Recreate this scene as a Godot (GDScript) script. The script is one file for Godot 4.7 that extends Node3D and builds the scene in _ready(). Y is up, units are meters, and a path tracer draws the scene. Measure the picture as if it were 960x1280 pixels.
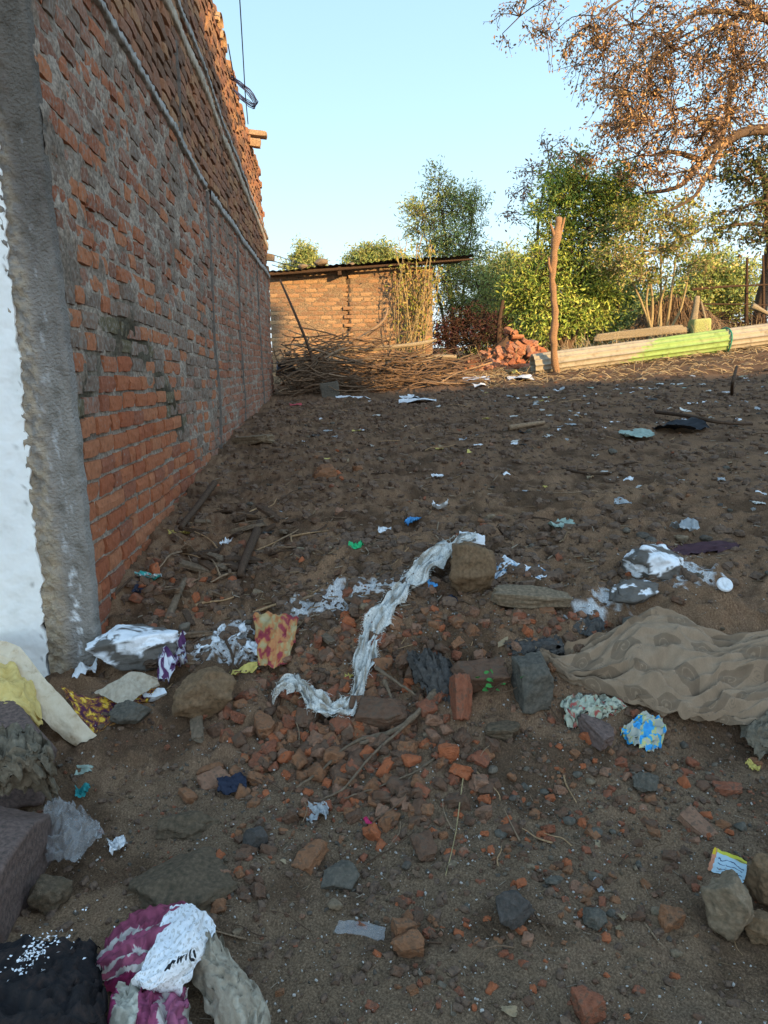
extends Node3D

# A vacant plot beside an old brick house. Metres, y up, looking along -z; d below always means the distance ahead (-z).
const EYE := 1.55
const XK := [-6, -1.6, -1, -0.4, 0.2, 0.8, 1.6, 3, 6, 12]
const DK := [0, 1.6, 2.2, 2.6, 3, 3.4, 3.8, 4.6, 6, 8, 10.5, 12.5, 15, 20, 40, 80]
const HT := [[0, 0, 0, 0.02, 0.05, 0.12, 0.36, 0.48, 0.58, 0.72, 0.78, 0.85, 0.95, 1, 1.1, 1.2],
	[0, 0, 0, 0.02, 0.05, 0.12, 0.36, 0.48, 0.58, 0.72, 0.78, 0.85, 0.95, 1, 1.1, 1.2],
	[0, 0, 0, 0.03, 0.08, 0.22, 0.37, 0.48, 0.58, 0.73, 0.79, 0.86, 0.96, 1, 1.1, 1.2],
	[0, 0, 0.01, 0.06, 0.2, 0.36, 0.47, 0.54, 0.62, 0.74, 0.8, 0.88, 0.98, 1, 1.1, 1.2],
	[0, 0, 0.02, 0.14, 0.33, 0.5, 0.56, 0.58, 0.64, 0.74, 0.82, 0.92, 1.02, 1.05, 1.1, 1.2],
	[0, 0, 0.03, 0.14, 0.42, 0.52, 0.56, 0.6, 0.66, 0.76, 0.86, 1, 1.1, 1.1, 1.15, 1.2],
	[0, 0, 0.03, 0.1, 0.45, 0.54, 0.58, 0.62, 0.68, 0.8, 0.92, 1.03, 1.12, 1.15, 1.2, 1.2],
	[0, 0, 0.03, 0.1, 0.45, 0.54, 0.58, 0.64, 0.72, 0.85, 0.98, 1.1, 1.2, 1.25, 1.25, 1.25],
	[0, 0, 0.03, 0.1, 0.45, 0.54, 0.58, 0.66, 0.75, 0.92, 1.1, 1.35, 1.5, 1.5, 1.4, 1.3],
	[0, 0, 0.03, 0.1, 0.45, 0.54, 0.58, 0.66, 0.78, 1, 1.2, 1.45, 1.6, 1.6, 1.5, 1.3]]
var rng := RandomNumberGenerator.new()
var taken := {}
var M := {}
var na := FastNoiseLite.new()
var nb := FastNoiseLite.new()
var nc := FastNoiseLite.new()
var nd := FastNoiseLite.new()
var nw := FastNoiseLite.new()
var xk := PackedFloat32Array(XK)
var dk := PackedFloat32Array(DK)
var ht: Array[PackedFloat32Array] = []
var lime := PackedVector3Array()


# ---------------------------------------------------------------- mesh building
class MB:
	var v := PackedVector3Array()
	var n := PackedVector3Array()
	var c := PackedColorArray()
	var uv := PackedVector2Array()
	var ix := PackedInt32Array()

	func add(p: Vector3, col := Color.WHITE, t := Vector2.ZERO) -> int:
		v.append(p)
		c.append(col)
		uv.append(t)
		return v.size() - 1

	func tri(a: int, b: int, d: int) -> void:
		ix.append(a)
		ix.append(b)
		ix.append(d)

	func quad(a: int, b: int, e: int, f: int) -> void:
		tri(a, b, e)
		tri(e, b, f)

	func grid(r0: int, rows: int, cols: int) -> void:
		for r in rows - 1:
			for k in cols - 1:
				var a := r0 + r * cols + k
				quad(a, a + cols, a + 1, a + cols + 1)

	func normals() -> void:
		n.resize(v.size())
		n.fill(Vector3.ZERO)
		for k in range(0, ix.size(), 3):
			var a := ix[k]
			var b := ix[k + 1]
			var e := ix[k + 2]
			var f := (v[e] - v[a]).cross(v[b] - v[a])
			n[a] += f
			n[b] += f
			n[e] += f
		for k in n.size():
			n[k] = n[k].normalized() if n[k].length_squared() > 1e-20 else Vector3.UP

	func mesh(smooth := true) -> ArrayMesh:
		if not smooth:
			var v2 := PackedVector3Array()
			var c2 := PackedColorArray()
			var u2 := PackedVector2Array()
			for k in ix:
				v2.append(v[k])
				c2.append(c[k])
				u2.append(uv[k])
			v = v2
			c = c2
			uv = u2
			ix = PackedInt32Array(range(v.size()))
		normals()
		var a := []
		a.resize(Mesh.ARRAY_MAX)
		a[Mesh.ARRAY_VERTEX] = v
		a[Mesh.ARRAY_NORMAL] = n
		a[Mesh.ARRAY_COLOR] = c
		a[Mesh.ARRAY_TEX_UV] = uv
		a[Mesh.ARRAY_INDEX] = ix
		var m := ArrayMesh.new()
		m.add_surface_from_arrays(Mesh.PRIMITIVE_TRIANGLES, a)
		return m

	func tube(path: PackedVector3Array, rad: PackedFloat32Array, sides := 5, col := Color.WHITE, ends := true) -> void:
		var side := Vector3.ZERO
		var first := v.size()
		for k in path.size():
			var dir := (path[mini(k + 1, path.size() - 1)] - path[maxi(k - 1, 0)]).normalized()
			if side == Vector3.ZERO:
				side = dir.cross(Vector3.UP if absf(dir.y) < 0.9 else Vector3.RIGHT).normalized()
			side = (side - dir * side.dot(dir)).normalized()
			var up := dir.cross(side)
			for s in sides:
				var q := TAU * s / sides
				add(path[k] + (side * cos(q) + up * sin(q)) * rad[k], col, Vector2(float(s) / sides, k))
		for k in path.size() - 1:
			for s in sides:
				var a := first + k * sides + s
				var b := first + k * sides + (s + 1) % sides
				quad(a, a + sides, b, b + sides)
		if ends:
			for e in [0, path.size() - 1]:
				var cc := add(path[e], col)
				for s in sides:
					var a: int = first + e * sides + s
					var b: int = first + e * sides + (s + 1) % sides
					if e == 0:
						tri(cc, a, b)
					else:
						tri(cc, b, a)

	func box(lo: Vector3, hi: Vector3, col := Color.WHITE) -> void:
		for ax in 3:
			for sg in 2:
				var u := (ax + 1) % 3
				var w := (ax + 2) % 3
				var q := []
				for k in 4:
					var p := Vector3.ZERO
					p[ax] = hi[ax] if sg else lo[ax]
					p[u] = hi[u] if k & 1 else lo[u]
					p[w] = hi[w] if k & 2 else lo[w]
					q.append(add(p, col, Vector2(k & 1, k >> 1)))
				if sg:
					quad(q[0], q[2], q[1], q[3])
				else:
					quad(q[0], q[1], q[2], q[3])


func numbered(called: String) -> String:
	taken[called] = taken.get(called, -1) + 1
	return called if taken[called] == 0 else "%s_%03d" % [called, taken[called]]


func part(called: String, mesh: Mesh, m: Material, parent: Node3D, at := Transform3D()) -> MeshInstance3D:
	var o := MeshInstance3D.new()
	o.name = called
	o.mesh = mesh
	o.material_override = m
	o.transform = at
	parent.add_child(o, true)
	return o


func tag(o: Node3D, label: String, category: String, group := "", kind := "") -> void:
	if label:
		o.set_meta("label", label)
	if category:
		o.set_meta("category", category)
	if group:
		o.set_meta("group", group)
	if kind:
		o.set_meta("kind", kind)


func thing(called: String, label: String, category: String, at := Vector3.ZERO, group := "") -> Node3D:
	var o := Node3D.new()
	o.name = numbered(called)
	add_child(o)
	o.position = at
	tag(o, label, category, group)
	return o


func single(called: String, label: String, category: String, mesh: Mesh, m: Material, at := Transform3D(), group := "") -> MeshInstance3D:
	var o := part(numbered(called), mesh, m, self, at)
	tag(o, label, category, group)
	return o


# ---------------------------------------------------------------- materials
func L(r: float, g: float, b: float, a := 1.0) -> Color:
	var c := Color(r, g, b).linear_to_srgb()
	c.a = a
	return c


func ntex(sd: int, freq: float, ramp: Array, size := 256, octaves := 4, kind := FastNoiseLite.TYPE_SIMPLEX_SMOOTH) -> NoiseTexture2D:
	var f := FastNoiseLite.new()
	f.seed = sd
	f.noise_type = kind
	f.frequency = freq
	f.fractal_octaves = octaves
	f.fractal_gain = 0.6
	var t := NoiseTexture2D.new()
	t.width = size
	t.height = size
	t.seamless = true
	t.noise = f
	if ramp:
		var g := Gradient.new()
		var offs := PackedFloat32Array()
		var cols := PackedColorArray()
		for r in ramp:
			offs.append(r[0])
			cols.append(r[1])
		g.offsets = offs
		g.colors = cols
		t.color_ramp = g
	return t


func bump(sd: int, freq: float, strength: float, size := 256, octaves := 4) -> NoiseTexture2D:
	var t := ntex(sd, freq, [], size, octaves)
	t.as_normal_map = true
	t.bump_strength = strength
	return t


func mat(called: String, tex: Texture2D, tile: float, rough: float, nrm: Texture2D = null, ns := 1.0, world := true, vcol := false, tint := Color.WHITE) -> StandardMaterial3D:
	var m := StandardMaterial3D.new()
	m.resource_name = called
	m.albedo_color = tint
	m.albedo_texture = tex
	m.roughness = rough
	m.metallic_specular = 0.3
	m.vertex_color_use_as_albedo = vcol
	if nrm:
		m.normal_enabled = true
		m.normal_texture = nrm
		m.normal_scale = ns
	if tile > 0.0:
		m.uv1_triplanar = true
		m.uv1_world_triplanar = world
		m.uv1_scale = Vector3.ONE * tile
	M[called] = m
	return m


func plain(called: String, tint: Color, rough := 0.8, vcol := false) -> StandardMaterial3D:
	return mat(called, null, 0.0, rough, null, 1.0, false, vcol, tint)


# ---------------------------------------------------------------- terrain
func lay(x: float, d: float) -> float:
	var i := clampi(xk.bsearch(x) - 1, 0, xk.size() - 2)
	var j := clampi(dk.bsearch(d) - 1, 0, dk.size() - 2)
	var u := clampf((x - xk[i]) / (xk[i + 1] - xk[i]), 0.0, 1.0)
	var w := clampf((d - dk[j]) / (dk[j + 1] - dk[j]), 0.0, 1.0)
	return lerpf(lerpf(ht[i][j], ht[i + 1][j], u), lerpf(ht[i][j + 1], ht[i + 1][j + 1], u), w)


func gnd(x: float, d: float) -> float:
	var k := 0.45 + 0.55 * smoothstep(2.2, 2.9, d)
	var bank := smoothstep(2.3, 2.8, d) * (1.0 - smoothstep(4.2, 5.5, d))
	var r := nb.get_noise_2d(x, d) * 0.05 + (0.35 - absf(nc.get_noise_2d(x * 0.8, d * 0.8))) * 0.042 * k * (1.0 + 1.3 * bank)
	r += nd.get_noise_2d(x, d) * 0.017 * k
	return lay(x, d) + r * (1.0 if d < 30.0 else 3.0)


func gp(q: Vector2, h := 0.0) -> Vector3:
	return Vector3(q.x, gnd(q.x, q.y) + h, -q.y)


func fine(x: float, d: float) -> float:
	return (0.3 - absf(nw.get_noise_2d(x, d))) * 0.012 + na.get_noise_2d(x * 6500.0, d * 6500.0) * 0.006


func steps(a: float, b: float, s0: float, grow: float, mid: float) -> PackedFloat32Array:
	var out := PackedFloat32Array([a])
	var x := a
	while x < b:
		x += s0 + grow * maxf(0.0, absf(x) - mid)
		out.append(x)
	return out


func build_ground() -> void:
	var ds := steps(0.4, 90.0, 0.012, 0.017, 4.2)
	var right := steps(0.0, 60.0, 0.012, 0.03, 1.9)
	var xs := PackedFloat32Array()
	for k in range(right.size() - 1, 0, -1):
		xs.append(-right[k])
	xs.append_array(right)
	var b := MB.new()
	var nx := xs.size()
	for d in ds:
		var lane := 1.0 - smoothstep(2.3, 2.9, d)
		for x in xs:
			var y := gnd(x, d)
			var tone := nb.get_noise_2d(x * 0.6 + 40.0, d * 0.6) * 0.5 + 0.5
			var t2 := nc.get_noise_2d(x * 0.5 + 9.0, d * 0.5 + 5.0) * 0.5 + 0.5
			if d < 14.0:
				y += fine(x, d)
			var col := Color(0.375, 0.228, 0.14).lerp(Color(0.325, 0.222, 0.145), lane)
			col = col.lerp(Color(0.46, 0.285, 0.17), 0.7 * smoothstep(0.5, 0.75, tone) * (1.0 - lane * 0.4))
			col = col.lerp(Color(0.16, 0.10, 0.063), 0.75 * smoothstep(0.5, 0.7, t2 + tone * 0.3 - 0.15))
			if d < 6.0:
				var w := 0.0
				for p in lime:
					var q := Vector2(x - p.x, (d - p.y) * 1.3).length() / p.z
					if q < 1.3:
						w = maxf(w, smoothstep(0.0, 0.18, 0.95 - q + nd.get_noise_2d(x * 2.2, d * 2.2) * 0.75))
				col = col.lerp(Color(0.95, 0.95, 0.95), w)
			b.add(Vector3(x, y, -d), col)
	b.grid(0, ds.size(), nx)
	tag(part("ground", b.mesh(), M.soil, self), "dark bare soil of the uneven vacant plot", "ground", "", "structure")


# ---------------------------------------------------------------- shapes
func rock_mesh(sd: int, half: Vector3, cuts := 5, n := 8, rough := 0.05, boxy := false, painted := 0.0, smooth := true) -> ArrayMesh:
	var g := RandomNumberGenerator.new()
	g.seed = sd
	var pn := PackedVector3Array()
	var pd := PackedFloat32Array()
	if boxy:
		for ax in 3:
			for s in [-1.0, 1.0]:
				var q := Vector3(g.randfn() * 0.05, g.randfn() * 0.05, g.randfn() * 0.05)
				q[ax] = s
				pn.append(q.normalized())
				pd.append(0.97 + g.randf() * 0.05)
	else:
		for k in 11:
			var y := 1.0 - 2.0 * (k + 0.5) / 11.0
			var q := Vector3(sqrt(1.0 - y * y) * cos(k * 2.4), y, sqrt(1.0 - y * y) * sin(k * 2.4)) + Vector3(g.randfn(), g.randfn(), g.randfn()) * 0.25
			pn.append(q.normalized())
			pd.append(0.78 + g.randf() * 0.22)
	for k in cuts:
		var q := Vector3(g.randfn(), g.randfn(), g.randfn()).normalized()
		pn.append(q)
		pd.append((0.85 + g.randf() * 0.35) if boxy else (0.68 + g.randf() * 0.2))
	var b := MB.new()
	for ax in 3:
		for sg in [-1.0, 1.0]:
			var r0 := b.v.size()
			for i in n + 1:
				for j in n + 1:
					var p := Vector3.ZERO
					var u := (ax + 1) % 3
					var w := (ax + 2) % 3
					p[ax] = sg
					p[u] = tan((2.0 * i / n - 1.0) * 0.7854) * -sg
					p[w] = tan((2.0 * j / n - 1.0) * 0.7854)
					if boxy:
						p[u] = pow(absf(p[u]), 0.7) * signf(p[u])
						p[w] = pow(absf(p[w]), 0.7) * signf(p[w])
					var dir := p.normalized()
					var r := 3.0
					for k in pn.size():
						var dt := dir.dot(pn[k])
						if dt > 0.02:
							r = minf(r, pd[k] / dt)
					var o := dir * minf(r, 1.75 if boxy else 1.25)
					o += dir * (na.get_noise_3d(o.x * 130.0 + sd * 37, o.y * 130.0, o.z * 130.0) * rough * 1.6 + na.get_noise_3d(o.x * 420.0 + sd * 11, o.y * 420.0, o.z * 420.0) * rough * 0.8)
					var col := Color.WHITE
					if painted > 0.0:
						var t := o.y * 0.45 - o.z * 0.1 + na.get_noise_3d(o.x * 90.0, o.y * 90.0 + sd * 40, o.z * 90.0) * 1.3 + na.get_noise_3d(o.x * 400.0, o.y * 400.0 + sd, o.z * 400.0) * 0.35
						col = Color(0.16, 0.14, 0.12).lerp(Color(0.95, 0.96, 0.98), smoothstep(0.0, 0.12, t - (1.0 - painted)))
					b.add(o * half, col)
			b.grid(r0, n + 1, n + 1)
	# weld the seams of the six faces
	var seen := {}
	var to := PackedInt32Array()
	var w2 := MB.new()
	for k in b.v.size():
		var key := Vector3i((b.v[k] / half.length() * 4000.0).round())
		if not seen.has(key):
			seen[key] = w2.add(b.v[k], b.c[k])
		to.append(seen[key])
	for k in b.ix:
		w2.ix.append(to[k])
	return w2.mesh(smooth)


func cr(a: Vector3, b: Vector3, c: Vector3, d: Vector3, t: float) -> Vector3:
	return b.cubic_interpolate(c, a, d, t)


func cr_line(p: Array, t: float) -> Vector3:
	var f := t * (p.size() - 1)
	var i := clampi(int(f), 0, p.size() - 2)
	return cr(p[maxi(i - 1, 0)], p[i], p[i + 1], p[mini(i + 2, p.size() - 1)], f - i)


# A cloth, bag or paper: control rows of (x, height over the ground, d), with creases
func sheet(ctrl: Array, nu: int, nv: int, amp: float, fu: float, fv: float, sd: int, ragged := 0.0, bed := 0.004) -> MB:
	var b := MB.new()
	for i in nv + 1:
		var w := float(i) / nv
		for j in nu + 1:
			var u := float(j) / nu
			var e := minf(minf(u, 1.0 - u), minf(w, 1.0 - w))
			var uu := u
			var ww := w
			if ragged > 0.0:
				var s := 1.0 - smoothstep(0.0, 0.25, e)
				uu = clampf(u + na.get_noise_2d(u * 500.0 + sd * 7, w * 500.0) * ragged * s, 0.0, 1.0)
				ww = clampf(w + na.get_noise_2d(w * 500.0 + sd * 13, u * 500.0) * ragged * s, 0.0, 1.0)
			var row := []
			for r in ctrl:
				row.append(cr_line(r, uu))
			var p := cr_line(row, ww)
			var a1 := na.get_noise_3d(u * fu * 190.0, w * fv * 190.0, sd * 31.0)
			var a2 := na.get_noise_3d(u * fu * 420.0 + w * 200.0, w * fv * 420.0, sd * 17.0)
			var a3 := na.get_noise_3d(u * fu * 1100.0, w * fv * 1100.0 + u * 400.0, sd * 3.0)
			var k := (0.4 - absf(a1) * 1.6) * amp + (0.3 - absf(a2) * 1.4) * amp * 0.75 + a3 * amp * 0.22
			var y := maxf(lay(p.x, p.z) + p.y + k, gnd(p.x, p.z) + bed)
			b.add(Vector3(p.x + a2 * amp * 0.5, y, -p.z + a1 * amp * 0.5), Color.WHITE, Vector2(u, w))
	b.grid(0, nv + 1, nu + 1)
	return b


func centred(b: MB) -> Vector3:
	var lo := b.v[0]
	var hi := b.v[0]
	for p in b.v:
		lo = lo.min(p)
		hi = hi.max(p)
	var at := Vector3((lo.x + hi.x) / 2.0, lo.y, (lo.z + hi.z) / 2.0)
	for k in b.v.size():
		b.v[k] -= at
	return at


func put_sheet(called: String, label: String, category: String, b: MB, m: Material, group := "") -> MeshInstance3D:
	var at := centred(b)
	return single(called, label, category, b.mesh(), m, Transform3D(Basis(), at), group)


# a small crumpled scrap centred on a ground point
func scrap(called: String, label: String, category: String, q: Vector2, w: float, l: float, turn: float, h: float, m: Material, sd: int, group := "", crease := 0.012) -> MeshInstance3D:
	var rows := []
	for i in 3:
		var row := []
		for j in 4:
			var p := Vector2((j / 3.0 - 0.5) * w, (i / 2.0 - 0.5) * l).rotated(turn)
			row.append(Vector3(q.x + p.x, 0.008 + h * (0.5 + na.get_noise_2d(i * 40.0 + sd * 9, j * 40.0) * 1.1), q.y + p.y))
		rows.append(row)
	return put_sheet(called, label, category, sheet(rows, 16, 12, crease, 1.4, 1.4, sd, 0.12), m, group)


func stick(a: Vector3, c: Vector3, r: float, bend: float, g: RandomNumberGenerator, b: MB, sides := 5, col := Color.WHITE) -> void:
	var path := PackedVector3Array()
	var rad := PackedFloat32Array()
	var off := Vector3(g.randfn(), g.randfn() * 0.5, g.randfn()) * bend
	var off2 := Vector3(g.randfn(), g.randfn() * 0.5, g.randfn()) * bend * 0.4
	for k in 7:
		var t := k / 6.0
		path.append(a.lerp(c, t) + off * sin(t * PI) + off2 * sin(t * TAU))
		rad.append(r * (1.0 - 0.55 * t) * (1.0 + g.randfn() * 0.05))
	b.tube(path, rad, sides, col)


func leaf(b: MB, p: Vector3, dir: Vector3, size: float, wide: float, g: RandomNumberGenerator, col: Color) -> void:
	var side := dir.cross(Vector3(g.randfn(), g.randfn(), g.randfn())).normalized()
	var up := side.cross(dir)
	var a := b.add(p, col)
	var l := b.add(p + dir * size * 0.5 + side * size * wide + up * size * 0.12, col)
	var r := b.add(p + dir * size * 0.5 - side * size * wide + up * size * 0.12, col)
	var t := b.add(p + dir * size, col)
	b.tri(a, l, t)
	b.tri(a, t, r)


# ---------------------------------------------------------------- the brick house
const LEDGE := [[3.2, 3.34], [4.26, 3.25], [5.54, 3.13], [7.05, 2.93], [9.24, 2.82], [12.9, 2.64]]
const BAND := [[3.2, 4.1], [5.9, 3.92], [7.2, 3.86], [8.9, 3.55], [12.5, 3.08]]
const TOP := [[3.2, 5.2], [8.1, 4.78], [9.3, 4.54], [10.5, 4.2], [11.8, 4.0], [12.05, 3.5], [12.5, 3.1]]
const FRESH := [[3.2, 1.0], [3.41, 1.14], [3.86, 1.48], [4.3, 1.58], [4.7, 1.42], [5.23, 1.12], [6.4, 0.56], [7.0, 0.2]]
const WALL_END := 12.45


func line(t: Array, s: float) -> float:
	for k in t.size() - 1:
		if s <= t[k + 1][0]:
			return lerpf(t[k][1], t[k + 1][1], clampf((s - t[k][0]) / (t[k + 1][0] - t[k][0]), 0.0, 1.0))
	return t[-1][1]


func wx(s: float) -> float:
	return -1.2 - 0.041 * s


func bulge(s: float, h: float) -> float:
	return nb.get_noise_2d(s * 0.7 + 70.0, h * 0.7) * 0.02


func fresh(s: float, h: float) -> float:
	return smoothstep(-0.02, 0.05, line(FRESH, s) - h + nc.get_noise_2d(s * 0.6, h * 0.6 + 30.0) * 0.12)


# pillow-faced brick: x length, y height, z out, with chipped uneven edges
func brick_mesh(sd: int, lx: float, ly: float, depth: float, chip: float) -> ArrayMesh:
	var g := RandomNumberGenerator.new()
	g.seed = sd
	var b := MB.new()
	var fx := [-0.5, -0.47, -0.22, 0.0, 0.22, 0.47, 0.5]
	var fy := [-0.5, -0.42, 0.0, 0.42, 0.5]
	for i in 5:
		for j in 7:
			var edge: bool = i == 0 or i == 4 or j == 0 or j == 6
			var near: bool = i == 1 or i == 3 or j == 1 or j == 5
			var z := -depth if edge else (-0.004 * g.randf() if near else 0.002 * g.randfn())
			if (i == 1 or i == 3) and (j == 1 or j == 5):
				z -= chip * absf(g.randfn()) * 1.5
			b.add(Vector3(fx[j] * lx + g.randfn() * chip * 0.5, fy[i] * ly + g.randfn() * chip * 0.4, z))
	# outward is +z: rows go up, columns go along +x
	for i in 4:
		for j in 6:
			var a := i * 7 + j
			b.quad(a, a + 7, a + 1, a + 8)
	return b.mesh(false)


func strip_on_wall(t: Array, s0: float, s1: float, h0: float, h1: float, out: float, sd: int) -> ArrayMesh:
	var b := MB.new()
	var n := 420
	for r in 5:
		for k in n + 1:
			var s := lerpf(s0, s1, float(k) / n)
			var h := line(t, s) + lerpf(h0, h1, clampf((r - 1) / 2.0, 0.0, 1.0)) + na.get_noise_2d(s * 900.0 + sd, r * 50.0) * 0.016
			var o := out * (0.75 + 0.4 * nd.get_noise_2d(s * 0.8, r * 3.0)) if r > 0 and r < 4 else -0.06
			o += na.get_noise_2d(s * 1800.0 + sd * 5, r * 90.0) * 0.010
			b.add(Vector3(wx(s) + bulge(s, h) + o, h, -s))
	b.grid(0, 5, n + 1)
	return b.mesh()


func build_house() -> void:
	var house := thing("brick_house", "old brick house with long weathered side wall and white plastered front", "house", Vector3.ZERO)
	# mortar face: a rough sheet that bricks stand out of and that smears over some of them
	var b := MB.new()
	var ss := PackedFloat32Array()
	var s := 3.345
	while s < WALL_END:
		ss.append(s)
		s += 0.017 * s / 3.3
	ss.append(WALL_END)
	var rows := 250
	for r in rows + 1:
		for q in ss:
			var h := line(TOP, q) * r / rows
			var up := smoothstep(-0.02, 0.04, h - line(LEDGE, q))
			var fr := fresh(q, h) * (1.0 - up)
			var old := smoothstep(1.5, 2.0, h + nb.get_noise_2d(q, h) * 0.4)
			var rough_n := nd.get_noise_2d(q * 0.75, h * 0.75 + 60.0)
			var o := -0.0132 + na.get_noise_2d(q * 700.0, h * 700.0) * 0.004
			o += lerpf(rough_n * 0.012 + (nc.get_noise_2d(q * 0.9 + 5.0, h * 0.9)) * 0.016 + 0.0045 * old, rough_n * 0.004, fr) * (1.0 - up)
			o -= 0.020 * up - rough_n * 0.006 * up
			var grey := nc.get_noise_2d(q * 0.4 + 30.0, h * 0.4) * 0.5 + 0.5
			var col := Color(0.60, 0.50, 0.40).lerp(Color(0.34, 0.27, 0.21), smoothstep(0.45, 0.75, grey))
			col = col.lerp(Color(0.34, 0.20, 0.13), 0.5 * smoothstep(0.3, 0.6, rough_n + 0.1))
			# soot and moss that run along the edge of the newer patch
			var rim := absf(line(FRESH, q) + 0.10 - h) + rough_n * 0.10
			if q < 5.6:
				col = col.lerp(Color(0.055, 0.05, 0.022), 0.8 * (1.0 - smoothstep(0.05, 0.22, rim)) * smoothstep(-0.2, 0.1, grey - 0.35))
			b.add(Vector3(wx(q) + bulge(q, h) + o, h, -q), col)
	b.grid(0, rows + 1, ss.size())
	part("mortar", b.mesh(), M.mortar, house)
	# solid core behind the face
	var core := MB.new()
	var prof := []
	for t in TOP:
		if t[0] < WALL_END:
			prof.append(t)
	prof.append([WALL_END, 3.1])
	for t in prof:
		var q: float = maxf(t[0], 3.42)
		for p in [[-0.045, -0.2], [-0.045, t[1]], [-0.30, t[1]], [-0.30, -0.2]]:
			core.add(Vector3(wx(q) + p[0], p[1], -q))
	for k in prof.size() - 1:
		for e in 4:
			var a := k * 4 + e
			var c := k * 4 + (e + 1) % 4
			core.quad(a, c, a + 4, c + 4)
	var z := (prof.size() - 1) * 4
	core.quad(z, z + 1, z + 3, z + 2)
	part("wall_core", core.mesh(false), M.mortar_dark, house)

	# bricks
	var shapes := []
	for k in 6:
		shapes.append(brick_mesh(100 + k, 0.240, 0.086, 0.05, 0.0045))
	for k in 6:
		shapes.append(brick_mesh(200 + k, 0.119, 0.086, 0.05, 0.0045))
	var all := []
	for storey in 2:
		for course in 60:
			var x := 3.34 + rng.randf() * 0.1
			while x < WALL_END - 0.05:
				var half := rng.randf() < (0.42 if course % 2 == 0 else 0.22)
				var len := (0.113 if half else 0.233) * rng.randf_range(0.93, 1.05)
				var mid := x + len / 2.0
				x += len + rng.randf_range(0.010, 0.020)
				var h := 0.0
				var tilt := 0.0
				var led := line(LEDGE, mid)
				if storey == 0:
					if course > 33:
						break
					h = (course + 0.5) / 34.0 * led
					tilt = (line(LEDGE, mid + 0.2) - line(LEDGE, mid - 0.2)) / 0.4 * (course / 34.0)
				else:
					h = led + 0.11 + course * 0.091 * (1.0 - 0.012 * (mid - 4.0))
					tilt = (line(LEDGE, mid + 0.2) - line(LEDGE, mid - 0.2)) / 0.4
					if h > line(TOP, mid) - 0.03:
						continue
				if h < lay(wx(mid) + 0.05, mid) - 0.12:
					continue
				h += rng.randfn() * 0.004
				var fr := fresh(mid, h) if storey == 0 else 0.0
				var o := bulge(mid, h) + rng.randfn() * 0.003
				if storey:
					o += rng.randfn() * 0.004
				else:
					o += lerpf(-0.003, 0.003, fr)
				var pale := nc.get_noise_2d(mid * 0.35 + 11.0, h * 0.35)
				var pick := ""
				if storey:
					pick = ["upper_a", "upper_b", "upper_c", "upper_d"][rng.randi() % 4]
				elif mid < 5.7 and absf(line(FRESH, mid) + 0.09 - h) < 0.13 and rng.randf() < 0.55:
					pick = ["moss", "worn_c"][rng.randi() % 2]
				elif fr > 0.5:
					pick = ["fresh_a", "fresh_b", "fresh_c", "fresh_d"][rng.randi() % 4]
				elif h < 1.95 and mid < 7.4:
					pick = ["worn_a", "worn_b", "worn_c", "worn_a", "old_c", "old_a"][rng.randi() % 6]
				elif mid > 7.4:
					pick = ["far_a", "far_b", "worn_b", "far_a", "old_b"][rng.randi() % 5]
				else:
					pick = ["old_a", "old_b", "old_c", "old_d", "worn_b", "worn_c", "old_d"][rng.randi() % 7] if pale < 0.25 else ["old_b", "worn_c", "old_d"][rng.randi() % 3]
				var bs := Basis(Vector3(-0.041, 0, -1).normalized(), Vector3.UP, Vector3(1, 0, -0.041).normalized()) * Basis(Vector3(0, 0, 1), atan(tilt) + rng.randfn() * 0.012) * Basis(Vector3.UP, rng.randfn() * 0.012)
				bs = bs * Basis.from_scale(Vector3(len / (0.113 if half else 0.233), rng.randf_range(0.9, 1.04) * (0.93 if storey else led / 34.0 / 0.093), 1.0))
				var tr := Transform3D(bs, Vector3(wx(mid) + o, h, -mid))
				all.append([len / (mid * mid), tr, pick, (6 if half else 0) + rng.randi() % 6])
	all.sort_custom(func(p, q): return p[0] > q[0])
	var rest := {}
	for k in all.size():
		var e: Array = all[k]
		if k < 300:
			part("brick", shapes[e[3]], M[e[2]], house, e[1])
		else:
			var key := "%s %d" % [e[2], e[3]]
			if not rest.has(key):
				rest[key] = []
			rest[key].append(e[1])
	# the farther bricks, joined by tone into one part
	var tones := {}
	for key in rest:
		var tone: String = key.split(" ")[0]
		if not tones.has(tone):
			tones[tone] = SurfaceTool.new()
			tones[tone].begin(Mesh.PRIMITIVE_TRIANGLES)
		for tr in rest[key]:
			tones[tone].append_from(shapes[int(key.split(" ")[1])], 0, tr)
	var joined := ArrayMesh.new()
	for tone in tones:
		tones[tone].commit(joined)
		joined.surface_set_material(joined.get_surface_count() - 1, M[tone])
	var more := MeshInstance3D.new()
	more.name = "brickwork"
	more.mesh = joined
	more.set_meta("kind", "stuff")
	house.add_child(more, true)

	# cement ledge, band and drips
	part("cement_ledge", strip_on_wall(LEDGE, 3.3, 7.1, -0.022, 0.035, 0.022, 3), M.cement_pale, house)
	part("cement_ledge", strip_on_wall(LEDGE, 7.3, WALL_END, -0.05, 0.02, 0.020, 4), M.cement_pale, house)
	part("cement_band", strip_on_wall(BAND, 3.3, WALL_END, -0.05, 0.05, 0.014, 5), M.cement_tan, house)
	part("cement_band", strip_on_wall([[3.2, 4.32], [5.9, 4.1], [7.2, 4.02], [8.9, 3.69], [12.5, 3.2]], 3.3, WALL_END, -0.02, 0.035, 0.014, 6), M.cement_pale, house)
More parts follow.
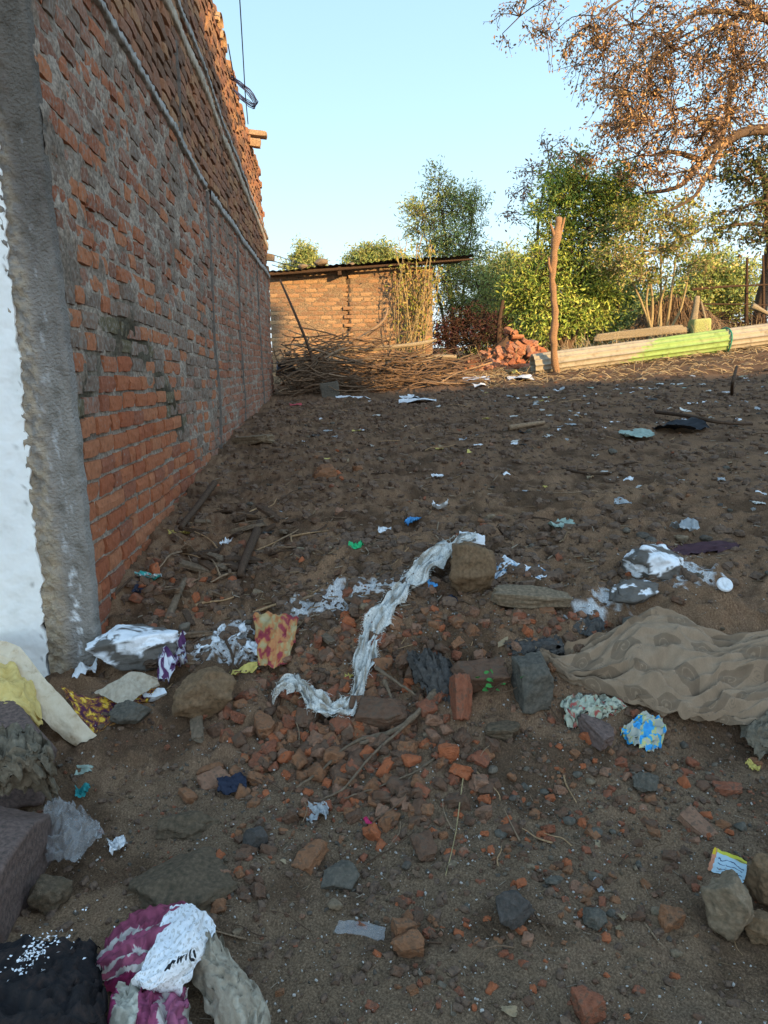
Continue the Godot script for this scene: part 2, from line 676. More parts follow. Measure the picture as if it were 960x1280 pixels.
	for v in [[6.2, 3.05, 3.75, 0.03], [7.15, 0.3, 2.9, 0.028], [8.9, 0.4, 2.8, 0.02], [10.8, 0.5, 2.7, 0.02]]:
		var st := MB.new()
		for r in 5:
			for k in 60:
				var h: float = lerpf(v[1], v[2], k / 59.0)
				var q: float = v[0] + (r - 2) * v[3] * 0.5 + na.get_noise_2d(h * 160.0, v[0] * 90.0) * 0.02
				st.add(Vector3(wx(q) + bulge(q, h) + (0.012 + na.get_noise_2d(h * 300.0, q * 300.0) * 0.008 if r > 0 and r < 4 else -0.03), h, -q))
		st.grid(0, 5, 60)
		part("cement_joint", st.mesh(), M.cement_dark, house)

	# corner pillar, rough plaster edge and white front
	var pil := MB.new()
	for r in 240:
		var h := r * 0.016 - 0.15
		var wob := na.get_noise_2d(h * 700.0, 4.0) * 0.008
		for k in 30:
			var t := minf(1.0, k / 21.0)
			var x := lerpf(-1.53, -1.337 - 0.03 * smoothstep(1.0, 2.9, h), t) + wob * t
			var d := 3.31
			if k > 21:
				var a := minf(1.0, (k - 21) / 5.0) * PI / 2.0
				x += 0.022 * sin(a)
				d += 0.022 * (1.0 - cos(a)) + maxf(0.0, k - 26) * 0.018
			var ro := 1.0 - smoothstep(0.30, 0.62, t)
			d -= 0.016 * ro + nd.get_noise_2d(x * 1.5, h * 1.5) * 0.012 * (0.3 + ro) + na.get_noise_2d(x * 3200.0, h * 3200.0) * 0.012 * (0.15 + ro)
			var stain := nc.get_noise_2d(x * 0.8, h * 0.5) * 0.5 + 0.5
			var col := Color(0.29, 0.26, 0.23).lerp(Color(0.42, 0.34, 0.25), ro * smoothstep(0.3, 0.7, nd.get_noise_2d(x * 2.0 + 4.0, h * 2.0) + 0.5))
			col = col.lerp(Color(0.11, 0.092, 0.078), 0.8 * smoothstep(1.8, 2.5, h + stain * 0.6 - ro * 0.3))
			col = col.lerp(Color(0.44, 0.34, 0.22), 0.5 * ro * (1.0 - smoothstep(0.8, 1.5, h + stain * 0.5)))
			var dab := smoothstep(0.05, 0.25, 0.16 - absf(h - 0.42) * 0.5 - absf(t - 0.72) * 1.1 + nd.get_noise_2d(x * 2.0, h * 2.0 + 8.0) * 0.35)
			dab = maxf(dab, 0.35 * smoothstep(0.1, 0.4, 0.1 - absf(t - 0.66) * 1.2 - absf(h - 1.2) * 0.3 + nd.get_noise_2d(x * 2.5, h * 0.6 + 3.0) * 0.9))
			col = col.lerp(Color(0.8, 0.8, 0.8), dab * 0.9)
			pil.add(Vector3(x, h, -d), col)
	pil.grid(0, 240, 30)
	part("corner_pillar", pil.mesh(), M.cement_v, house)
	var fr2 := MB.new()
	for r in 220:
		var h := r * 0.0175 - 0.15
		var edge := -1.536 + 0.019 * h + na.get_noise_2d(h * 130.0, 9.0) * 0.018 + nd.get_noise_2d(h * 1.2, 2.0) * 0.022
		for k in 40:
			var t := k / 39.0
			var x := lerpf(-4.2, edge, 1.0 - pow(1.0 - t, 2.2))
			var d := 3.288 + nb.get_noise_2d(x, h) * 0.006
			if k == 39:
				d += 0.03
			var dirt := smoothstep(0.66, 0.95, nc.get_noise_2d(x * 0.5, h * 0.35) * 0.5 + 0.5)
			var flake := smoothstep(0.34, 0.42, nd.get_noise_2d(x * 2.2, h * 2.2) - (edge - x) * 4.0)
			var col := Color(0.94, 0.93, 0.90).lerp(Color(0.62, 0.58, 0.48), dirt * 0.45).lerp(Color(0.35, 0.33, 0.30), flake * 0.8)
			fr2.add(Vector3(x, h, -d), col)
	fr2.grid(0, 220, 40)
	part("white_plaster", fr2.mesh(), M.white_wall, house)
	var slab := MB.new()
	slab.box(Vector3(-4.2, -0.2, -3.9), Vector3(-1.56, 3.7, -3.34))
	slab.box(Vector3(-4.2, 3.7, -3.9), Vector3(-1.56, 5.0, -3.34))
	part("front_wall", slab.mesh(false), M.mortar_dark, house)

	# half-round clay spouts and brackets along the wall head
	for e in [[Vector3(-1.569, 4.692, -8.300), 0.10, 0.05], [Vector3(-1.620, 4.632, -8.600), 0.11, 0.09]]:
		var sp := MB.new()
		for r in 6:
			for k in 13:
				var a := PI * k / 12.0
				sp.add(Vector3(-0.16 + (0.24 + e[2] * 0.5) * r / 5.0, sin(a) * e[1] - r * 0.012, cos(a) * e[1]))
		sp.grid(0, 6, 13)
		var n0 := sp.v.size()
		for r in 6:
			for k in 13:
				var a := PI * k / 12.0
				sp.add(Vector3(-0.16 + (0.24 + e[2] * 0.5) * r / 5.0, sin(a) * (e[1] - 0.018) - 0.005 - r * 0.012, cos(a) * (e[1] - 0.018)))
		sp.grid(n0, 6, 13)
		part("clay_spout", sp.mesh(), M.clay, house, Transform3D(Basis(), e[0] + Vector3(-0.02, 0, 0)))
	for e in [[Vector3(-1.590, 4.273, -10.800), Vector3(0.16, 0.03, 0.12)], [Vector3(-1.621, 4.153, -10.700), Vector3(0.12, 0.05, 0.06)], [Vector3(-1.657, 2.915, -12.300), Vector3(0.06, 0.05, 0.06)]]:
		part("roof_bracket", rock_mesh(700 + int(e[1].x * 100), e[1], 3, 5, 0.03, true, 0.0, false), M.clay, house, Transform3D(Basis(Vector3(0, 0, 1), -0.15), e[0]))
	for k in 46:
		var q := rng.randf_range(8.2, 12.1)
		part("cap_brick", shapes[6 + k % 6], M[["upper_a", "upper_c", "upper_d"][k % 3]], house, Transform3D(Basis(Vector3(-0.041, 0, -1).normalized(), Vector3.UP, Vector3(1, 0, -0.041).normalized()) * Basis(Vector3(0, 0, 1), rng.randfn() * 0.1), Vector3(wx(q) + 0.015, line(TOP, q) + rng.randf_range(-0.03, 0.03), -q)))

	# wires fixed to the wall head
	var wires := [[[Vector3(-1.180, 4.892, -7.500), Vector3(-1.313, 4.599, -8.400), Vector3(-1.434, 4.338, -9.200)], "thin dark power wire dropping past the wall head"], [[Vector3(-1.435, 4.322, -9.200), Vector3(-1.527, 4.161, -9.900)], "thin wire tail hanging below the coil"], [[Vector3(-1.488, 4.564, -8.600), Vector3(-1.543, 4.420, -9.200)], "thin pale wire beside the clay spouts"]]
	for w in wires:
		var wb := MB.new()
		var path := PackedVector3Array()
		var rad := PackedFloat32Array()
		for k in 13:
			path.append(cr_line(w[0], k / 12.0))
			rad.append(0.006)
		wb.tube(path, rad, 5)
		single("power_wire", w[1], "wire", wb.mesh(), M.black)
	var coil := MB.new()
	for t in 7:
		var path := PackedVector3Array()
		var rad := PackedFloat32Array()
		var c0: Vector3 = Vector3(-1.480, 4.305, -9.300)
		for k in 21:
			var a := TAU * k / 20.0
			path.append(c0 + Vector3(cos(a) * (0.13 + t * 0.006) + rng.randfn() * 0.004, sin(a) * 0.05 - cos(a) * 0.12 + t * 0.008 + rng.randfn() * 0.004, sin(a) * 0.12))
			rad.append(0.0045)
		coil.tube(path, rad, 4, Color.WHITE, false)
	single("wire_coil", "loose coil of dark blue cable hung on the wall head", "cable", coil.mesh(), M.cable)


# ---------------------------------------------------------------- shed
func build_shed() -> void:
	var x0 := -1.97
	var x1 := 0.93
	var d0 := 14.3
	var shed := thing("brick_shed", "low brick shed with thin dark sheet roof", "shed", Vector3(0, 0, 0))
	var wall := MB.new()
	var nx := 70
	for r in 50:
		for k in nx:
			var x := lerpf(x0, x1, k / (nx - 1.0))
			var h := lerpf(0.7, 2.88 + (x - x0) * 0.02, r / 49.0)
			var crack := absf(x + 0.58 + nb.get_noise_1d(h * 2.0) * 0.05)
			wall.add(Vector3(x, h, -(d0 + 0.007 - (0.045 if x > -0.58 else 0.0) + nd.get_noise_2d(x, h) * 0.004 + (0.05 if crack < 0.02 and h > 1.7 else 0.0))), Color(0.48, 0.34, 0.21))
	wall.grid(0, 50, nx)
	part("mortar", wall.mesh(), M.mortar, shed)
	var body := MB.new()
	body.box(Vector3(x0, 0.6, -17.4), Vector3(x1 - 0.005, 2.84, -d0 - 0.07))
	part("wall_core", body.mesh(false), M.mortar_dark, shed)
	var sh := []
	for k in 5:
		sh.append(brick_mesh(300 + k, 0.215, 0.066, 0.04, 0.007))
	for course in 26:
		var x := x0 + (0.0 if course % 2 else -0.12)
		while x < x1 - 0.08:
			var len := minf(0.218, x1 - x) * rng.randf_range(0.85, 1.0)
			var h := 0.95 + course * 0.0765 + nb.get_noise_2d(x * 0.5, course * 0.3) * 0.02
			var mid := maxf(x + len / 2.0, x0 + 0.06)
			x += len + 0.014
			if h > 2.85 + (mid - x0) * 0.02 or h < 0.9:
				continue
			if absf(mid + 0.58) < 0.05 and h > 1.8 and rng.randf() < 0.5:
				continue
			var tone: String = ["shed_a", "shed_b", "shed_c", "shed_d"][rng.randi() % 4]
			var bs := Basis(Vector3(0, 0, 1), rng.randfn() * 0.02 + 0.004) * Basis.from_scale(Vector3(len / 0.218, rng.randf_range(0.88, 1.06), 1))
			part("brick", sh[rng.randi() % 5], M[tone], shed, Transform3D(bs, Vector3(mid, h, -d0 + rng.randfn() * 0.004 + (0.045 if mid > -0.58 else 0.0))))
	# side return seen past the corner
	var roof := MB.new()
	var n := 160
	for t in 2:
		var r0 := roof.v.size()
		for r in 8:
			for k in n:
				var x := lerpf(-2.05, 1.66, k / (n - 1.0))
				var y := 2.905 + (x - x0) * 0.05 + nb.get_noise_2d(x * 0.8, r * 0.15) * 0.03 + sin(x * TAU / 0.11) * 0.010 - t * 0.012
				if x < -0.5:
					y -= 0.02 + 0.03 * sin(x * 3.0)
				roof.add(Vector3(x, y + r * 0.032, -(d0 - 0.38 + r * 0.5)))
		roof.grid(r0, 8, n)
	part("roof_sheet", roof.mesh(), M.roof, shed)
	for e in [[-1.9, 0.05], [-0.7, 0.05], [0.5, 0.05]]:
		var rb := MB.new()
		rb.box(Vector3(e[0] - 0.03, 2.80, -17.2), Vector3(e[0] + 0.03, 2.88 + (e[0] + 1.97) * 0.045, -d0 + 0.30))
		part("rafter", rb.mesh(false), M.bark_dark, shed)
	var fascia := MB.new()
	stick(Vector3(-2.0, 2.83, -d0 + 0.31), Vector3(1.62, 3.02, -d0 + 0.31), 0.035, 0.01, rng, fascia, 6)
	part("eave_pole", fascia.mesh(), M.bark_dark, shed)
	for e in [[Vector3(-1.047, 3.100, -14.600), 0.1], [Vector3(-1.386, 3.026, -14.500), 0.07], [Vector3(-0.486, 2.995, -14.200), 0.08]]:
		single("roof_stone", "rough stone weighing down the shed roof sheet", "stone", rock_mesh(int(e[1] * 900), Vector3(e[1] * 1.3, e[1] * 0.7, e[1]), 4, 6), M.stone_tan, Transform3D(Basis(), e[0] - Vector3(0, 0.03, 0)), "stones on the shed roof")
	# dry climber against the corner of the shed
	var cl := thing("dry_climber", "yellow dry climbing plant against the shed corner", "plant", Vector3(0.5, gnd(0.5, 14.1), -14.05))
	var st := MB.new()
	var lf := MB.new()
	var o := cl.position
	for k in 26:
		var a := Vector3(rng.randf_range(0.15, 0.75), rng.randf_range(0.4, 1.1), -14.05 + rng.randfn() * 0.05)
		var c := Vector3(rng.randf_range(0.25, 1.05), rng.randf_range(2.3, 3.45), -13.95 + rng.randfn() * 0.12)
		stick(a - o, c - o, rng.randf_range(0.008, 0.018), 0.10, rng, st, 4)
		for q in 30:
			var t := rng.randf_range(0.55, 1.0)
			leaf(lf, a.lerp(c, t) - o + Vector3(rng.randfn(), rng.randfn(), rng.randfn()) * 0.09, Vector3(rng.randfn() * 0.5, -0.6 + rng.randfn() * 0.6, rng.randfn() * 0.5).normalized(), rng.randf_range(0.05, 0.10), 0.2, rng, [Color(0.30, 0.26, 0.06), Color(0.22, 0.24, 0.05), Color(0.36, 0.26, 0.09)][rng.randi() % 3])
	part("stem", st.mesh(), M.straw, cl)
	part("foliage", lf.mesh(false), M.leaf, cl)


# ---------------------------------------------------------------- trees
func tree(called: String, label: String, base: Vector3, trunks: Array, blobs: Array, twigs: int, per_twig: int, size: float, wide: float, droop: float, tones: Array, bark: Material, sd: int, group := "") -> void:
	var g := RandomNumberGenerator.new()
	g.seed = sd
	var t := thing(called, label, "tree", base, group)
	var wood := MB.new()
	var crown := MB.new()
	var spots := PackedVector3Array()
	var thick := PackedFloat32Array()
	for tr in trunks:
		var path := PackedVector3Array()
		var rad := PackedFloat32Array()
		var n: int = (tr[0].size() - 1) * 6
		for k in n + 1:
			var p := cr_line(tr[0], float(k) / n) - base
			p += Vector3(g.randfn(), 0, g.randfn()) * tr[1] * 0.12
			path.append(p)
			rad.append(lerpf(tr[1], tr[2], float(k) / n))
			spots.append(p)
			thick.append(rad[-1])
		wood.tube(path, rad, 7)
	for bl in blobs:
		var c: Vector3 = bl[0] - base
		var ext: Vector3 = bl[1] * 1.3
		var from := 0
		for k in spots.size():
			if spots[k].distance_squared_to(c) < spots[from].distance_squared_to(c) and spots[k].y < c.y + ext.y * 0.6:
				from = k
		var dist := spots[from].distance_to(c)
		if dist > 0.1:
			stick(spots[from], c, clampf(thick[from] * 0.5, 0.010, 0.05), dist * 0.10, g, wood, 5)
		var tone_shift := g.randf_range(0.8, 1.2)
		var nt := int(twigs * bl[2])
		var node := c
		for k in nt:
			if k % 4 == 0:
				node = c + Vector3(g.randfn(), g.randfn(), g.randfn()).normalized() * ext * pow(g.randf(), 0.5) * 0.75
				var bow := c.lerp(node, 0.5) + Vector3(g.randfn(), g.randfn(), g.randfn()) * 0.08 * ext
				wood.tube(PackedVector3Array([c, bow, node]), PackedFloat32Array([0.014, 0.011, 0.008]), 3, Color.WHITE, false)
			var dir := ((node - c).normalized() * 0.6 + Vector3(g.randfn(), g.randfn(), g.randfn()).normalized()).normalized()
			var a := node
			var e := node + dir * ext * g.randf_range(0.3, 0.75)
			e.y -= droop * e.distance_to(a) * 0.6
			var mid := a.lerp(e, 0.5) + Vector3(g.randfn(), g.randfn(), g.randfn()) * 0.08 * ext
			wood.tube(PackedVector3Array([a, mid, e]), PackedFloat32Array([0.007, 0.006, 0.003]), 3, Color.WHITE, false)
			for q in per_twig:
				var f := pow(g.randf(), 0.7)
				var p := (a.lerp(mid, f * 2.0) if f < 0.5 else mid.lerp(e, f * 2.0 - 1.0)) + Vector3(g.randfn(), g.randfn(), g.randfn()) * size * 0.7
				var ld := ((e - a).normalized() * 0.5 + Vector3(g.randfn(), g.randfn() - droop, g.randfn()) * 0.7).normalized()
				var col: Color = tones[g.randi() % tones.size()]
				col = Color(col.r * tone_shift, col.g * tone_shift, col.b * tone_shift) * g.randf_range(0.75, 1.25)
				leaf(crown, p, ld, size * g.randf_range(0.6, 1.3), wide, g, col)
	part("trunk", wood.mesh(), bark, t)
	part("crown", crown.mesh(false), M.leaf, t)


func gy(x: float, d: float) -> Vector3:
	return Vector3(x, gnd(x, d) - 0.05, -d)


func build_trees() -> void:
	var green := [Color(0.28, 0.38, 0.07), Color(0.40, 0.46, 0.09), Color(0.48, 0.50, 0.12), Color(0.18, 0.26, 0.05)]
	var soft := [Color(0.26, 0.33, 0.10), Color(0.36, 0.38, 0.11), Color(0.20, 0.27, 0.09), Color(0.42, 0.40, 0.13)]
	var brown := [Color(0.42, 0.24, 0.10), Color(0.50, 0.31, 0.13), Color(0.30, 0.17, 0.09), Color(0.20, 0.12, 0.08)]
	var deep := [Color(0.11, 0.14, 0.045), Color(0.16, 0.18, 0.055), Color(0.24, 0.16, 0.075), Color(0.08, 0.10, 0.04)]
	# slender feathery tree behind the shed
	var p := gy(1.7, 19.0)
	tree("feathery_tree", "slender feathery green tree rising behind the shed roof", p, [[[p, Vector3(1.702, 2.350, -19.000), Vector3(1.569, 3.805, -19.000), Vector3(1.385, 5.127, -19.000)], 0.07, 0.015], [[p, Vector3(1.985, 2.896, -19.000), Vector3(2.189, 4.178, -19.200)], 0.05, 0.012], [[p, Vector3(1.364, 2.711, -18.800), Vector3(1.036, 4.142, -18.800)], 0.05, 0.012]],
		[[Vector3(1.385, 5.075, -19.000), Vector3(0.35, 0.5, 0.35), 0.6], [Vector3(1.043, 4.506, -18.900), Vector3(0.45, 0.45, 0.4), 1.0], [Vector3(1.699, 4.599, -19.000), Vector3(0.5, 0.5, 0.4), 1.1], [Vector3(2.186, 4.623, -19.200), Vector3(0.35, 0.55, 0.4), 0.8], [Vector3(1.219, 3.875, -18.800), Vector3(0.55, 0.5, 0.5), 1.2], [Vector3(1.981, 3.798, -19.000), Vector3(0.55, 0.55, 0.5), 1.2], [Vector3(1.496, 3.069, -18.800), Vector3(0.6, 0.5, 0.5), 1.2], [Vector3(2.269, 2.982, -19.000), Vector3(0.6, 0.55, 0.5), 1.1], [Vector3(1.778, 2.431, -18.800), Vector3(0.7, 0.4, 0.5), 1.0]],
		80, 16, 0.10, 0.12, 0.25, soft, M.bark, 11)
	# bright green tree behind the bare post
	p = gy(3.9, 16.5)
	tree("bright_green_tree", "dense bright green tree behind the bare wooden post", p, [[[p, Vector3(3.795, 2.205, -16.500), Vector3(3.875, 3.311, -16.500), Vector3(3.963, 4.536, -16.500)], 0.10, 0.02], [[p, Vector3(4.254, 2.368, -16.700), Vector3(4.619, 3.635, -16.700)], 0.07, 0.02], [[p, Vector3(3.336, 2.363, -16.300), Vector3(3.074, 3.148, -16.300)], 0.06, 0.015]],
		[[Vector3(3.955, 4.761, -16.500), Vector3(0.5, 0.42, 0.5), 1.0], [Vector3(3.624, 4.373, -16.400), Vector3(0.5, 0.4, 0.5), 1.1], [Vector3(4.475, 4.470, -16.600), Vector3(0.55, 0.4, 0.5), 1.2], [Vector3(4.895, 4.786, -16.700), Vector3(0.3, 0.4, 0.4), 0.7], [Vector3(5.270, 4.416, -16.800), Vector3(0.45, 0.3, 0.4), 0.7], [Vector3(4.204, 3.833, -16.400), Vector3(0.6, 0.45, 0.5), 1.2], [Vector3(3.545, 3.601, -16.300), Vector3(0.4, 0.4, 0.5), 0.8], [Vector3(4.071, 3.063, -16.400), Vector3(0.6, 0.45, 0.5), 1.2], [Vector3(3.302, 2.903, -16.200), Vector3(0.55, 0.5, 0.5), 1.2], [Vector3(3.965, 2.347, -16.200), Vector3(0.6, 0.45, 0.5), 1.3], [Vector3(4.418, 2.508, -16.400), Vector3(0.4, 0.5, 0.5), 0.8], [Vector3(3.442, 2.112, -16.000), Vector3(0.5, 0.35, 0.5), 1.0], [Vector3(2.941, 2.612, -16.400), Vector3(0.4, 0.45, 0.5), 0.8]],
		105, 16, 0.105, 0.16, 0.2, green, M.bark, 12)
	# bushy small-leaved tree with many pale stems
	p = gy(5.5, 15.6)
	var st := []
	for e in [Vector3(5.007, 3.486, -15.600), Vector3(5.379, 3.698, -15.600), Vector3(5.745, 3.474, -15.600), Vector3(5.989, 3.028, -15.600), Vector3(4.720, 3.049, -15.600), Vector3(5.580, 2.887, -15.600), Vector3(5.262, 3.040, -15.600)]:
		st.append([[p + Vector3(rng.randfn() * 0.12, 0, rng.randfn() * 0.1), p.lerp(e, 0.5) + Vector3(rng.randfn() * 0.1, 0, rng.randfn() * 0.1), e], 0.035, 0.012])
	tree("many_stemmed_shrub", "many-stemmed shrub with pale stems and small leaves behind the fluted pipe", p, st,
		[[Vector3(4.842, 3.707, -15.600), Vector3(0.6, 0.4, 0.5), 1.0], [Vector3(5.513, 3.945, -15.800), Vector3(0.6, 0.4, 0.5), 1.0], [Vector3(5.925, 3.544, -15.600), Vector3(0.5, 0.4, 0.5), 1.0], [Vector3(4.610, 3.115, -15.500), Vector3(0.4, 0.4, 0.5), 0.7], [Vector3(5.250, 3.262, -15.600), Vector3(0.6, 0.4, 0.5), 0.9], [Vector3(6.074, 3.017, -15.500), Vector3(0.4, 0.35, 0.5), 0.7], [Vector3(4.980, 2.732, -15.400), Vector3(0.5, 0.3, 0.5), 0.4]],
		80, 14, 0.075, 0.24, 0.1, [Color(0.20, 0.25, 0.06), Color(0.30, 0.32, 0.09), Color(0.42, 0.33, 0.14), Color(0.14, 0.18, 0.05)], M.straw, 13)
	# big tree with dry brown leaves reaching in from beyond the plot
	p = gy(9.2, 15.5)
	var limbs := [[[p, Vector3(9.0, 3.5, -15.5), Vector3(8.3, 4.9, -15.3), Vector3(6.947, 5.263, -15.000), Vector3(6.243, 5.061, -15.000), Vector3(5.830, 4.772, -15.000), Vector3(5.495, 4.343, -15.000), Vector3(4.846, 4.217, -15.000)], 0.15, 0.025],
		[[Vector3(6.243, 5.061, -15.000), Vector3(5.847, 4.393, -14.800), Vector3(5.692, 4.125, -14.800), Vector3(5.302, 3.900, -14.800)], 0.05, 0.02], [[Vector3(5.830, 4.772, -15.000), Vector3(5.385, 4.960, -15.200), Vector3(4.979, 4.899, -15.200)], 0.06, 0.02], [[Vector3(6.038, 4.904, -15.000), Vector3(6.342, 5.485, -15.200), Vector3(6.383, 6.280, -15.200), Vector3(6.384, 7.184, -15.200)], 0.07, 0.02],
		[[Vector3(8.6, 4.4, -15.4), Vector3(7.493, 6.328, -15.000), Vector3(6.683, 6.892, -14.600), Vector3(5.611, 7.374, -14.400)], 0.10, 0.04], [[Vector3(6.683, 6.892, -14.600), Vector3(5.507, 6.957, -14.400), Vector3(4.861, 6.542, -14.400), Vector3(4.463, 5.777, -14.300)], 0.05, 0.012], [[Vector3(5.611, 7.374, -14.400), Vector3(4.357, 7.194, -14.200), Vector3(3.621, 6.813, -14.100)], 0.04, 0.012], [[Vector3(5.611, 7.374, -14.400), Vector3(3.756, 7.583, -14.000), Vector3(2.955, 7.055, -13.800)], 0.04, 0.01], [[Vector3(6.384, 7.184, -15.200), Vector3(5.353, 6.618, -15.000), Vector3(4.526, 6.246, -15.000), Vector3(4.266, 5.729, -15.000)], 0.03, 0.01]]
	var bl := []
	for e in [[Vector3(2.587, 7.322, -14.600), 0.3, 0.25, 0.4], [Vector3(3.001, 7.011, -14.600), 0.2, 0.5, 0.5], [Vector3(3.750, 6.999, -14.600), 0.4, 0.3, 0.8], [Vector3(4.104, 6.686, -14.600), 0.35, 0.5, 1.1], [Vector3(4.498, 6.988, -14.600), 0.5, 0.35, 0.9], [Vector3(4.935, 6.487, -14.600), 0.4, 0.6, 1.3], [Vector3(4.411, 5.995, -14.600), 0.4, 0.5, 1.2], [Vector3(4.771, 5.735, -14.600), 0.3, 0.5, 1.1], [Vector3(4.152, 5.618, -14.600), 0.35, 0.4, 0.8], [Vector3(3.800, 5.751, -14.600), 0.25, 0.25, 0.4], [Vector3(5.319, 6.913, -14.600), 0.5, 0.4, 0.9], [Vector3(5.570, 6.228, -14.600), 0.5, 0.5, 0.8], [Vector3(5.265, 5.600, -14.600), 0.45, 0.4, 0.6], [Vector3(5.878, 6.720, -14.600), 0.4, 0.5, 1.2], [Vector3(6.337, 6.959, -14.600), 0.5, 0.5, 1.4], [Vector3(6.200, 6.092, -14.600), 0.45, 0.5, 1.2], [Vector3(6.593, 6.337, -14.600), 0.4, 0.5, 1.2], [Vector3(6.518, 5.580, -14.600), 0.45, 0.4, 1.2], [Vector3(5.831, 5.463, -14.600), 0.4, 0.3, 0.7], [Vector3(4.373, 5.358, -14.600), 0.3, 0.25, 0.6], [Vector3(4.035, 5.105, -14.600), 0.3, 0.2, 0.6], [Vector3(5.013, 5.154, -14.600), 0.35, 0.3, 0.5], [Vector3(5.582, 5.015, -14.600), 0.3, 0.25, 0.8], [Vector3(4.899, 4.699, -14.600), 0.35, 0.25, 0.8], [Vector3(5.338, 4.428, -14.600), 0.3, 0.2, 0.7], [Vector3(4.475, 4.706, -14.600), 0.35, 0.2, 0.4], [Vector3(3.697, 4.784, -14.600), 0.25, 0.25, 0.3]]:
		bl.append([e[0] + Vector3(0, 0, rng.randfn() * 0.4), Vector3(e[1] * 1.4, e[2] * 1.35, 0.7), e[3]])
	tree("dry_leaved_tree", "big tree with thin dry brown leaves and a thick low limb", p, limbs, bl, 72, 8, 0.072, 0.24, 0.45, brown, M.bark, 14)
	# the darker leafy end of it
	p = gy(8.0, 17.0)
	var db := []
	for e in [[Vector3(6.981, 5.118, -16.000), 0.5, 0.4, 1.2], [Vector3(7.456, 4.967, -16.000), 0.5, 0.5, 1.4], [Vector3(7.110, 4.465, -16.000), 0.55, 0.4, 1.4], [Vector3(7.609, 4.090, -16.000), 0.5, 0.5, 1.4], [Vector3(6.910, 4.027, -16.000), 0.4, 0.3, 0.9], [Vector3(7.338, 3.574, -16.000), 0.5, 0.3, 1.2], [Vector3(6.632, 4.618, -16.000), 0.35, 0.3, 0.6], [Vector3(6.545, 3.662, -16.000), 0.4, 0.2, 0.5], [Vector3(7.974, 4.378, -16.000), 0.5, 0.7, 1.4]]:
		db.append([e[0] + Vector3(0, 0, rng.randfn() * 0.3), Vector3(e[1], e[2], 0.6), e[3]])
	tree("dark_leaved_tree", "dark green tree with heavy low foliage under the brown branches", p, [[[p, Vector3(8.1, 3.0, -16.8), Vector3(7.678, 4.419, -16.200), Vector3(7.224, 4.971, -16.000)], 0.16, 0.04]], db, 34, 11, 0.085, 0.26, 0.2, deep, M.bark, 15)
	# bare purplish sapling
	p = gy(3.0, 18.0)
	tree("brown_sapling", "thin sapling with sparse purplish brown leaves", p, [[[p, Vector3(3.448, 3.314, -18.000), Vector3(3.543, 4.490, -18.000), Vector3(3.775, 5.631, -18.000)], 0.05, 0.012]],
		[[Vector3(3.688, 5.632, -18.000), Vector3(0.4, 0.3, 0.4), 0.7], [Vector3(3.351, 5.232, -18.000), Vector3(0.35, 0.3, 0.4), 0.7], [Vector3(3.183, 4.908, -18.000), Vector3(0.3, 0.35, 0.4), 0.6], [Vector3(4.132, 5.301, -18.000), Vector3(0.4, 0.3, 0.4), 0.6], [Vector3(2.929, 4.417, -18.000), Vector3(0.4, 0.3, 0.4), 0.4], [Vector3(4.648, 5.455, -18.000), Vector3(0.3, 0.2, 0.3), 0.4]], 34, 7, 0.085, 0.2, 0.3, [Color(0.28, 0.17, 0.12), Color(0.34, 0.21, 0.14), Color(0.22, 0.16, 0.13)], M.bark, 16)
	# hazy greens farther off
	for e in [[Vector3(-0.113, 4.428, -26.000), 26.0, 26.0, 0.7, 0.35, "small round tree top showing over the shed roof", 21], [Vector3(-2.743, 4.773, -30.000), 30.0, 30.0, 0.4, 0.5, "pale far tree beside the wires over the shed", 22], [Vector3(3.287, 2.986, -22.000), 22.0, 22.0, 0.9, 0.9, "blue green tree between the shed and the bright tree", 23], [Vector3(4.171, 3.795, -24.000), 24.0, 24.0, 0.9, 0.6, "soft grey green tree beyond the brick heap", 24], [Vector3(8.237, 2.719, -27.000), 27.0, 27.0, 1.5, 0.5, "low green tree beyond the straw", 25], [Vector3(4.833, 2.282, -21.000), 21.0, 21.0, 0.9, 0.45, "low yellow green bush behind the bright green tree", 26], [Vector3(7.506, 2.393, -20.000), 20.0, 20.0, 1.0, 0.45, "olive bush behind the thatch heap", 27], [Vector3(6.234, 3.358, -22.000), 22.0, 22.0, 0.9, 0.8, "tall loose bush between the bright tree and pale-stemmed shrub", 28], [Vector3(8.354, 3.148, -20.000), 20.0, 20.0, 0.8, 0.6, "grey green bush beside the fence posts", 29]]:
		var c: Vector3 = e[0]
		p = gy(c.x, e[2])
		tree("distant_tree", e[5], p, [[[p, p.lerp(c, 0.5), c], 0.07, 0.02]], [[c, Vector3(e[3], e[4], 0.6), 2.6], [c - Vector3(0.3, e[4] * 1.1, 0), Vector3(e[3], e[4], 0.6), 2.2], [c - Vector3(-0.4, e[4] * 1.0, 0), Vector3(e[3], e[4], 0.6), 2.2]], 90, 18, 0.12, 0.16, 0.2, soft, M.bark, e[6])
	# dark shrub by the shed
	p = gy(1.9, 15.4)
	tree("purple_shrub", "dark purplish twiggy shrub between shed and brick heap", p, [[[p, p + Vector3(0, 0.6, 0)], 0.04, 0.02], [[p, p + Vector3(-0.4, 0.6, 0)], 0.03, 0.01], [[p, p + Vector3(0.4, 0.6, 0)], 0.03, 0.01]],
		[[Vector3(1.535, 1.971, -15.400), Vector3(0.5, 0.3, 0.4), 1.5], [Vector3(2.000, 1.917, -15.400), Vector3(0.5, 0.32, 0.4), 1.7], [Vector3(1.746, 1.588, -15.200), Vector3(0.6, 0.3, 0.4), 1.4], [Vector3(1.294, 1.747, -15.300), Vector3(0.3, 0.3, 0.4), 0.8]], 60, 9, 0.07, 0.2, 0.1, [Color(0.05, 0.022, 0.022), Color(0.08, 0.03, 0.03), Color(0.045, 0.03, 0.02)], M.bark_dark, 31)


